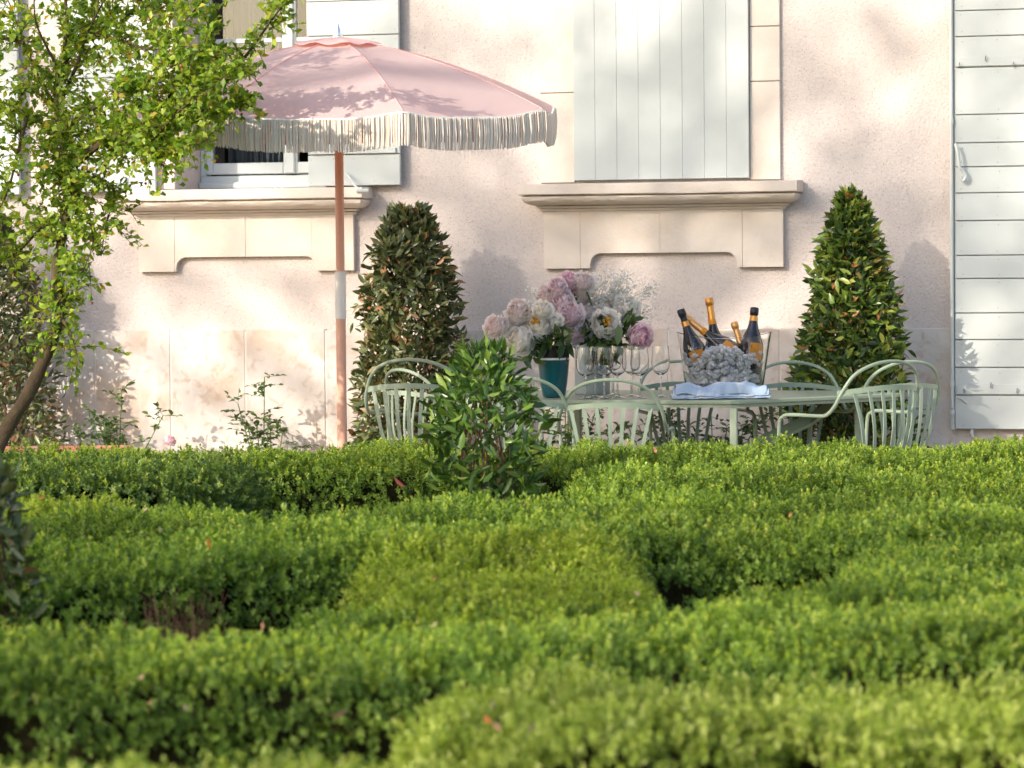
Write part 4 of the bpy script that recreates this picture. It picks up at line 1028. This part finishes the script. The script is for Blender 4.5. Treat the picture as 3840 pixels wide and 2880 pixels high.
def scatter_group(key):
    ng = bpy.data.node_groups.new('scatter_' + key, 'GeometryNodeTree')
    ng.interface.new_socket('Geometry', in_out='INPUT', socket_type='NodeSocketGeometry'); ng.interface.new_socket('Geometry', in_out='OUTPUT', socket_type='NodeSocketGeometry')
    n = ng.nodes; L = ng.links; gi = n.new('NodeGroupInput'); go = n.new('NodeGroupOutput')
    ci = n.new('GeometryNodeCollectionInfo'); ci.inputs['Collection'].default_value = PROTO[key]; ci.inputs['Separate Children'].default_value = True; ci.inputs['Reset Children'].default_value = True
    ip = n.new('GeometryNodeInstanceOnPoints'); ip.inputs['Pick Instance'].default_value = True
    ra = n.new('GeometryNodeInputNamedAttribute'); ra.data_type = 'FLOAT_VECTOR'; ra.inputs['Name'].default_value = 'rot'
    sa = n.new('GeometryNodeInputNamedAttribute'); sa.data_type = 'FLOAT'; sa.inputs['Name'].default_value = 'scl'
    er = n.new('FunctionNodeEulerToRotation')
    L.new(gi.outputs[0], ip.inputs['Points']); L.new(ci.outputs[0], ip.inputs['Instance']); L.new(ra.outputs[0], er.inputs[0]); L.new(er.outputs[0], ip.inputs['Rotation'])
    L.new(sa.outputs[0], ip.inputs['Scale']); L.new(ip.outputs[0], go.inputs[0]); return ng
SG = {k: scatter_group(k) for k in PROTO}
HEDGES = [  # sprig colour, polyline (u,d), half width, height, label
    ('green', [(-3.6, 11.85), (-1.5, 11.9), (0, 11.85), (1.5, 11.95), (4.0, 11.9)], .42, .61, 'farthest low box hedge running below the chairs and table'),
    ('blue', [(-2.9, 10.95), (-2.1, 11.0), (-1.35, 10.9)], .48, .645, 'loose bluish green box mound at the upper left below the trough'),
    ('green', [(.50, 10.72), (1.2, 10.8), (2.0, 10.62), (3.8, 10.7)], .31, .60, 'second box hedge on the right behind the wavy bands'),
    ('yellow', [(-2.8, 9.9), (-1.9, 9.8), (-1.45, 9.85)], .27, .60, 'short yellowish box band at the left below the blue green mound'),
    ('green', [(-1.6, 8.95), (-1.1, 9.22), (-.4, 9.45), (.3, 9.55), (1.0, 9.42), (1.7, 9.6), (3.4, 9.5)], .30, .585, 'long thin box band winding across the middle distance'),
    ('green', [(-1.75, 7.75), (-1.2, 7.82), (-.75, 8.05), (-.3, 8.28), (.5, 8.52), (1.4, 8.5), (3.1, 8.45)], .38, .615, 'broad box band curving above the bare brown gap'),
    ('yellow', [(-.02, 8.0), (-.05, 7.5), (.05, 6.8)], .36, .59, 'yellow green box block in the centre of the parterre'),
    ('green', [(1.25, 8.3), (1.15, 7.7), (1.1, 6.9)], .36, .59, 'dusky green box block right of the dark hollow'),
    ('blue', [(2.1, 8.2), (2.05, 7.2)], .36, .61, 'box block cut by the right edge in the middle rows'),
    ('green', [(-.30, 6.85), (.2, 6.76), (.9, 6.78), (1.9, 6.72)], .22, .58, 'narrow box strip closing the dark hollow on the near side'),
    ('green', [(-1.9, 5.84), (-.6, 5.88), (.1, 6.08), (.9, 6.16), (1.9, 6.1)], .25, .61, 'long near box hedge crossing the picture below the hollow'),
    ('pale', [(.10, 5.2), (.4, 5.32), (.9, 5.24), (1.6, 5.16)], .34, .595, 'bright pale green box hedge at the lower right'),  # pale leaf colour paints in the sun patch here
    ('pale', [(-1.5, 4.36), (-.7, 4.40), (-.26, 4.30)], .26, .60, 'nearest sunlit box hedge along the lower left edge'),
]
def smooth2(pl, n=14): return [Vector((q.x, q.y, 0)) for q in spline([Vector((a, c, 0)) for a, c in pl], n)]
HP = [(smooth2(h[1]), h[2], h[3]) for h in HEDGES]
HPN = [(np.array([(q.x, q.y) for q in pl]), hw, hh) for pl, hw, hh in HP]
def hedge(idx):
    key, pl, hw, H, label = HEDGES[idx]
    rs = np.random.default_rng(100 + idx); sp = HP[idx][0]
    P2 = np.array([(q.x, q.y) for q in sp]); seg = np.linalg.norm(np.diff(P2, axis=0), axis=1); cum = np.concatenate([[0], np.cumsum(seg)]); Ltot = cum[-1]
    dmean = P2[:, 1].mean()
    dens = 8200 if dmean < 7 else (6200 if dmean < 9 else 4800)
    rad = min(.13, hw * .5)
    def sect(t):      # t along half-perimeter from bottom of +side over the top to bottom of -side ; returns off, z, n_off, n_z
        per = np.array([H - rad, rad * PI / 2, 2 * (hw - rad), rad * PI / 2, H - rad]); c = np.concatenate([[0], np.cumsum(per)])
        s = t * c[-1]; off = np.zeros_like(s); z = np.zeros_like(s); no = np.zeros_like(s); nz = np.zeros_like(s)
        m = s < c[1]; off[m] = hw; z[m] = s[m]; no[m] = 1
        m = (s >= c[1]) & (s < c[2]); a = (s[m] - c[1]) / rad; off[m] = hw - rad + rad * np.cos(a); z[m] = H - rad + rad * np.sin(a); no[m] = np.cos(a); nz[m] = np.sin(a)
        m = (s >= c[2]) & (s < c[3]); off[m] = hw - rad - (s[m] - c[2]); z[m] = H; nz[m] = 1
        m = (s >= c[3]) & (s < c[4]); a = PI / 2 + (s[m] - c[3]) / rad; off[m] = -(hw - rad) + rad * np.cos(a); z[m] = H - rad + rad * np.sin(a); no[m] = np.cos(a); nz[m] = np.sin(a)
        m = s >= c[4]; off[m] = -hw; z[m] = H - rad - (s[m] - c[4]); no[m] = -1
        return off, z, no, nz, c[-1]
    per = sect(np.array([.5]))[4]
    # body
    n = int(Ltot * per * dens); s = rs.random(n) * Ltot; t = rs.random(n)
    off, z, no, nz, _ = sect(t)
    i = np.clip(np.searchsorted(cum, s) - 1, 0, len(seg) - 1); f = (s - cum[i]) / seg[i]
    A = P2[i] * (1 - f[:, None]) + P2[i + 1] * f[:, None]; T = (P2[i + 1] - P2[i]) / seg[i][:, None]; Nn = np.stack([-T[:, 1], T[:, 0]], 1)
    XY = A + Nn * off[:, None]; NO = np.concatenate([Nn * no[:, None], nz[:, None]], 1)
    # round ends
    for (e, dirv) in ((P2[0], P2[0] - P2[1]), (P2[-1], P2[-1] - P2[-2])):
        area = PI * hw * H + PI * hw * hw / 2; m = int(area * dens); tt = rs.random(m) * .5
        o2, z2, no2, nz2, _ = sect(tt); keep = rs.random(m) < np.clip(np.abs(o2) / hw, .05, 1); o2, z2, no2, nz2 = o2[keep], z2[keep], no2[keep], nz2[keep]
        a0 = math.atan2(dirv[1], dirv[0]); ph = a0 + rs.uniform(-PI / 2, PI / 2, len(o2)); dv = np.stack([np.cos(ph), np.sin(ph)], 1)
        XY = np.concatenate([XY, e + dv * o2[:, None]]); z = np.concatenate([z, z2]); NO = np.concatenate([NO, np.concatenate([dv * no2[:, None], nz2[:, None]], 1)])
    # keep what can matter
    keep = (z > .02) & (np.abs(XY[:, 0]) < .19 * XY[:, 1] + 1.5)
    back = (NO[:, 1] > .5) & (NO[:, 2] < .5); keep &= ~(back & (rs.random(len(z)) < (.25 if idx < 2 else .6)))
    low = z < .2; keep &= ~(low & (rs.random(len(z)) < .5))
    for j, (Q, hw2, H2) in enumerate(HPN):
        if j == idx: continue
        near = keep.copy(); ii = np.where(near)[0]
        dm = np.full(len(ii), 9.)
        for k in range(len(Q) - 1):
            a = Q[k]; bb = Q[k + 1] - a; w_ = XY[ii] - a; tt = np.clip((w_ @ bb) / (bb @ bb), 0, 1); dm = np.minimum(dm, np.linalg.norm(w_ - tt[:, None] * bb, axis=1))
        keep[ii[(dm < hw2 - .07) & (z[ii] < H2 - .06)]] = False
    if idx == 5:   # the bare brown gap in the face
        gx, gd = (612 - 1920) * 7.4 / F, 7.43
        gap = (np.abs(XY[:, 0] - gx) < .055 + .04 * rs.random(len(z))) & (XY[:, 1] < 7.85) & (z < .50 - .08 * rs.random(len(z))); keep &= ~gap
    XY = XY[keep]; z = z[keep]; NO = NO[keep]; n = len(z)
    # lumps
    lump = np.array([.055 * noise.noise((x * 2.2, y * 2.2, h * 2.2 + idx)) - .02 + .034 * noise.noise((x * 8, y * 8, h * 8)) + .020 * noise.noise((x * 22, y * 22, h * 22)) for (x, y), h in zip(XY, z)])
    pit = np.array([noise.noise((x * 11 + 7, y * 11, h * 11)) for (x, y), h in zip(XY, z)]) + np.where(NO[:, 2] > .7, .14, -.04) + rs.normal(size=n) * .05
    kp = ~((pit < -.20) & (rs.random(n) < .8)); XY = XY[kp]; z = z[kp]; NO = NO[kp]; lump = lump[kp]; n = len(z)
    P3 = np.concatenate([XY, z[:, None]], 1) + NO * (lump + rs.uniform(-.06, .010, n))[:, None]
    W3 = np.array(CAM)[None] * np.array([1, 1, 0]) + P3[:, :1] * np.array(r_h) + P3[:, 1:2] * np.array(v_h); W3[:, 2] = np.maximum(P3[:, 2], .02)
    NW = NO[:, :1] * np.array(r_h) + NO[:, 1:2] * np.array(v_h); NW[:, 2] = NO[:, 2]
    D = NW * .9 + np.array([0, 0, .35]) + rs.normal(size=(n, 3)) * .42; D = nrm(D)
    th = np.arccos(np.clip(D[:, 2], -1, 1)); ph = np.arctan2(D[:, 1], D[:, 0])
    rot = np.stack([rs.uniform(-.2, .2, n), th, ph], 1)
    scl = rs.uniform(.62, 1.05, n) * (1.0 + .35 * (rs.random(n) < .04))
    if dmean < 7: scl *= .80
    root = empty('box_hedge', UD(pl[len(pl) // 2][0], pl[len(pl) // 2][1]), 0, label, 'hedge', 'clipped low box hedges of the parterre')
    me = bpy.data.meshes.new('foliage'); me.vertices.add(n); me.vertices.foreach_set('co', (W3 - np.array(root.location)).astype(np.float32).ravel())
    a = me.attributes.new('rot', 'FLOAT_VECTOR', 'POINT'); a.data.foreach_set('vector', rot.astype(np.float32).ravel())
    a = me.attributes.new('scl', 'FLOAT', 'POINT'); a.data.foreach_set('value', scl.astype(np.float32)); me.update()
    fo = bpy.data.objects.new('foliage', me); link(fo, root); md = fo.modifiers.new('scatter', 'NODES'); md.node_group = SG[key]; fo['kind'] = 'stuff'
    # young shoots, mostly on top, coloured brighter to paint tops lit against the faces
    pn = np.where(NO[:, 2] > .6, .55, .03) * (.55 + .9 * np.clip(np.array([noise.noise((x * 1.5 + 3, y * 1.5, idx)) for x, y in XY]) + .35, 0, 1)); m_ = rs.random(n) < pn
    Wn = W3[m_] + NW[m_] * .012; k_ = len(Wn); me = bpy.data.meshes.new('lit_top_growth'); me.vertices.add(k_); me.vertices.foreach_set('co', (Wn - np.array(root.location)).astype(np.float32).ravel())
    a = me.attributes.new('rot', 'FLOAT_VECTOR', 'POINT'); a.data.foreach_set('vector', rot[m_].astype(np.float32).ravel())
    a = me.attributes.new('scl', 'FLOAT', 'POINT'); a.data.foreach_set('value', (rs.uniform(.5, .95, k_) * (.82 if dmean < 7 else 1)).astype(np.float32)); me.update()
    ng_ = bpy.data.objects.new('lit_top_growth', me); link(ng_, root); md = ng_.modifiers.new('scatter', 'NODES'); md.node_group = SG['newp' if idx >= 11 else 'new']; ng_['kind'] = 'stuff'
    # inner twig mass
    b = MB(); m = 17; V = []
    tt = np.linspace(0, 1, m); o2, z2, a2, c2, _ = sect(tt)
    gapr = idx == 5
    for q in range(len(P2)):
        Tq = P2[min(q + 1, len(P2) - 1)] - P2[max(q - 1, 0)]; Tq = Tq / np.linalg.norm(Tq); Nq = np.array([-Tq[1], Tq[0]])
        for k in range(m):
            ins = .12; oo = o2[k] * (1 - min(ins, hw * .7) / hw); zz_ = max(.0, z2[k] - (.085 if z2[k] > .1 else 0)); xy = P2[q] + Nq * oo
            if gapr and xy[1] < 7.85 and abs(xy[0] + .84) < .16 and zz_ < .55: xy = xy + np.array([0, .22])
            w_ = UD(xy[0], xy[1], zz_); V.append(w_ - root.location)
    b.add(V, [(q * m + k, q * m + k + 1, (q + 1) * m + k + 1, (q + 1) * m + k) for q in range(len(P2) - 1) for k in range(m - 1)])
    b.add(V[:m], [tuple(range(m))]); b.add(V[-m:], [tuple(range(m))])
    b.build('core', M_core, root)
    if idx == 5:
        bb = MB(); random.seed(3)
        for k in range(300):
            d_ = 7.44 + random.uniform(.0, .22); bx = gx + random.gauss(0, .030); sx = random.gauss(0, .055)
            a_ = UD(bx, d_ + .02, .0) - root.location; h_ = random.uniform(.30, .56)
            m1 = UD(bx + sx * .35 + random.uniform(-.02, .02), d_, h_ * .45) - root.location; c_ = UD(bx + sx + random.uniform(-.02, .02), d_ + random.uniform(-.04, .04), h_) - root.location
            rr_ = random.uniform(.0007, .0016) * (1.8 if k % 12 == 0 else 1); bb.tube(spline([a_, m1, c_], 3), [rr_ * (1 - .1 * q) for q in range(7)], 4, cap=False)
            e_ = m1.lerp(c_, random.random()); bb.tube([e_, e_ + Vector((random.uniform(-.05, .05), random.uniform(-.03, 0), random.uniform(.01, .06)))], .0007, 3, cap=False)
        bb.build('bare_stems', M_brush, root)
    return n
tot = sum(hedge(i) for i in range(len(HEDGES)))
print('sprigs', tot)
# fallen leaves lying on the hedges
dm = single_leaf_mesh('fallen_leaf', M_dry, 1, .5)
random.seed(5)
for (x, y, d, L) in ((1520, 1825, 9.75, .05), (622, 1990, 8.3, .03), (788, 2057, 7.85, .028), (148, 1868, 9.6, .02), (538, 1922, 9.2, .02), (1962, 1895, 9.3, .022), (2075, 2053, 7.9, .022), (1618, 2180, 7.1, .02), (2400, 2232, 6.75, .02), (1612, 2350, 6.05, .028),
                     (1240, 2685, 5.5, .034), (1845, 2710, 4.75, .02), (1880, 2735, 4.74, .018), (1973, 2737, 4.72, .018), (1852, 2650, 4.78, .014), (2960, 1943, 8.9, .02), (980, 2370, 6.05, .022), (2460, 1700, 11.6, .03), (700, 2665, 5.52, .014), (520, 2545, 5.55, .014), (560, 2640, 5.52, .014)):
    o = bpy.data.objects.new('fallen_leaf', dm); link(o); o.location = PD(x, y, d) ; o.rotation_euler = (random.uniform(.2, 1.2), random.uniform(-1, 1), random.uniform(0, 6)); o.scale = (L,) * 3
    tag(o, 'small dry reddish leaf caught on top of the box hedges', 'dry leaf', 'dry leaves scattered over the box hedges')

# ================================================================== shade trees standing outside the picture
def shade_tree(base, clumps, label, seed, Ls=.10):
    """trunk, limbs and leaf clumps; clumps = (centre, radius, cover)"""
    r_ = np.random.default_rng(seed); rr = random.Random(seed); o = empty('shade_tree', base, 0, label, 'tree'); B = Vector(base)
    cs_ = [Vector(c) - B for c, r0, k in clumps]; mid = sum(cs_, Vector()) / len(cs_)
    tb = MB(); tb.tube(spline([(0, 0, 0), mid * .35 + Vector((.2, -.3, 0)), mid * .7 + Vector((0, -.6, 0)), mid + Vector((0, -.8, 0))], 5), [.24 * (1 - .75 * i / 15) for i in range(16)], 10); tb.build('trunk', M_bark, o, smooth=True)
    lb = MB(); Pb = []; Ln = []
    for (c, r0, cov), e in zip(clumps, cs_):
        if rr.random() < .35:
            s = mid * rr.uniform(.5, .95); lb.tube(spline([s, s.lerp(e, .5) + Vector((0, -.5, .2)), e], 4), [.04, .035, .03, .027, .024, .02, .016, .012, .006], 5, cap=False)
        m = max(3, int(cov * PI * r0 * r0 / (Ls * Ls * .36)))
        g_ = r_.normal(size=(m, 3)) * r0 * .55; Pb.append(np.array(e)[None] + g_); Ln.append(Ls * r_.uniform(.6, 1.3, m))
    lb.build('limbs', M_bark, o)['kind'] = 'stuff'
    Pb = np.concatenate(Pb); Ln = np.concatenate(Ln)
    leaves('crown', Pb, rdir(len(Pb)), rdir(len(Pb)), Ln, Ln * .8, M_fruit, o)
    return o
SV3 = Vector((-.6, -1, .55))
rs = random.Random(12)
DAP = [(1600, 120, 130, .9), (1800, 420, 170, .9), (1560, 450, 110, .8), (1900, 200, 90, .7), (1730, 700, 170, 1), (1950, 820, 130, .9), (2010, 1030, 110, 1), (1850, 1080, 110, .9), (1420, 250, 120, .6), (1400, 560, 120, .9), (1250, 650, 90, .8),
       (3080, 300, 110, 1), (3230, 90, 90, .8), (3410, 230, 90, .8), (3100, 560, 110, 1), (3300, 620, 120, 1), (3200, 760, 90, .9), (3060, 850, 80, .8), (3420, 830, 110, .9), (3470, 480, 70, .6), (3000, 130, 70, .6), (3350, 1000, 110, .9), (3500, 1100, 110, 1),
       (2200, 680, 90, 1), (2260, 600, 80, 1), (2330, 510, 75, 1), (2390, 410, 70, 1), (2440, 320, 70, 1), (2500, 230, 60, 1), (2570, 160, 55, .9), (2640, 90, 60, .9), (2210, 90, 90, .8), (2340, 70, 60, .8), (2230, 330, 90, .6), (2690, 380, 60, .9), (2780, 110, 50, .9), (2790, 600, 55, .7), (2350, 250, 50, .6), (2500, 560, 50, .4),
       (3700, 300, 80, .8), (3640, 140, 70, .7), (3760, 520, 80, .8), (3690, 920, 90, .9), (3800, 1080, 90, .9), (3640, 1300, 60, .6), (3600, 620, 50, .5), (3800, 180, 80, .8), (3760, 750, 80, .8), (3610, 1010, 60, .7), (3720, 1180, 80, .8), (3820, 1380, 70, .7), (3600, 60, 60, .6), (3790, 20, 80, .7),
       (120, 900, 150, 1), (260, 1130, 120, 1), (430, 1120, 55, .8), (640, 1110, 70, .9), (1130, 1090, 80, .9), (1230, 1230, 60, .7), (800, 1500, 80, .8), (640, 1330, 50, .6), (1290, 820, 60, .8), (950, 880, 60, .5), (480, 900, 80, .7), (1150, 1480, 90, .7), (930, 1380, 80, .6), (1000, 1600, 90, .7), (330, 650, 100, .6), (200, 300, 150, .6),
       (2420, 880, 60, .7), (2180, 860, 90, .9), (2280, 1020, 80, .8), (2700, 1040, 70, .6), (2860, 900, 50, .6), (2750, 760, 60, .4), (2120, 480, 60, .6), (2090, 200, 60, .6), (2900, 520, 50, .5)]
cl = []
for (px, py, r0, cov) in DAP:
    t_ = P(px, py, 0); k = rs.uniform(14.5, 17); q_ = t_ + SV3 * -UY
    if UX - .35 < q_.x < UX + 1.25 and 1.35 < q_.z < 2.7: continue
    cl.append((t_ + SV3 * k, r0 / 770, cov * 2.3))
for _ in range(130):                       # the rest of the crown, over the wall beyond the picture
    x = rs.uniform(-8, 8); z = rs.uniform(.5, 6)
    if -3.2 < x < 3 and .4 < z < 3.0: continue
    cl.append((Vector((x, 0, z)) + SV3 * rs.uniform(14.5, 17), rs.uniform(.1, .28), .9))
shade_tree((-11.5, -17.5, 0), cl, 'tall shade tree beyond the left of the picture that dapples the pink wall', 1)
cl = []
for _ in range(520):
    u = rs.uniform(-3.2, 3.2); d = rs.uniform(4.2, 11.6); px = 1920 + u * F / d; py = 990 + .74 * F / d
    lit = (px > 2150 and py > 2380) or (px < 1600 and py > 2640) or (px > 2500 and 1600 < py < 1790)
    if lit: continue
    if noise.noise((u * 1.1 + 5, d * .8, 1.5)) > .27 and rs.random() < .85: continue
    t_ = UD(u, d, .6); k = (17.2 + t_.y + rs.uniform(-.8, .8)); cl.append((t_ + SV3 * k, rs.uniform(.12, .24), .48))
shade_tree((-7.5, -19, 0), cl, 'lower shade tree outside the picture that shades the box hedges', 2)

# tall clipped hedge added behind the camera to keep low sky out of the panes
b = MB(); b.box(-32, 30, -29.4, -28.2, 0, 3.6); TH = b.build('sky_block_hedge', M_core)
tag(TH, 'tall dark hedge added opposite the house to block the low sky', 'hedge')
n_ = 9000; Pn = np.stack([rng.uniform(-32, 30, n_), rng.uniform(-28.3, -28.0, n_), rng.uniform(0, 3.8, n_)], 1)
Ln = rng.uniform(.2, .4, n_); leaves('foliage', Pn, rdir(n_) + np.array([0, .3, .3]), rdir(n_) + np.array([0, 1., .2]), Ln, Ln * .7, M_bay1, TH)
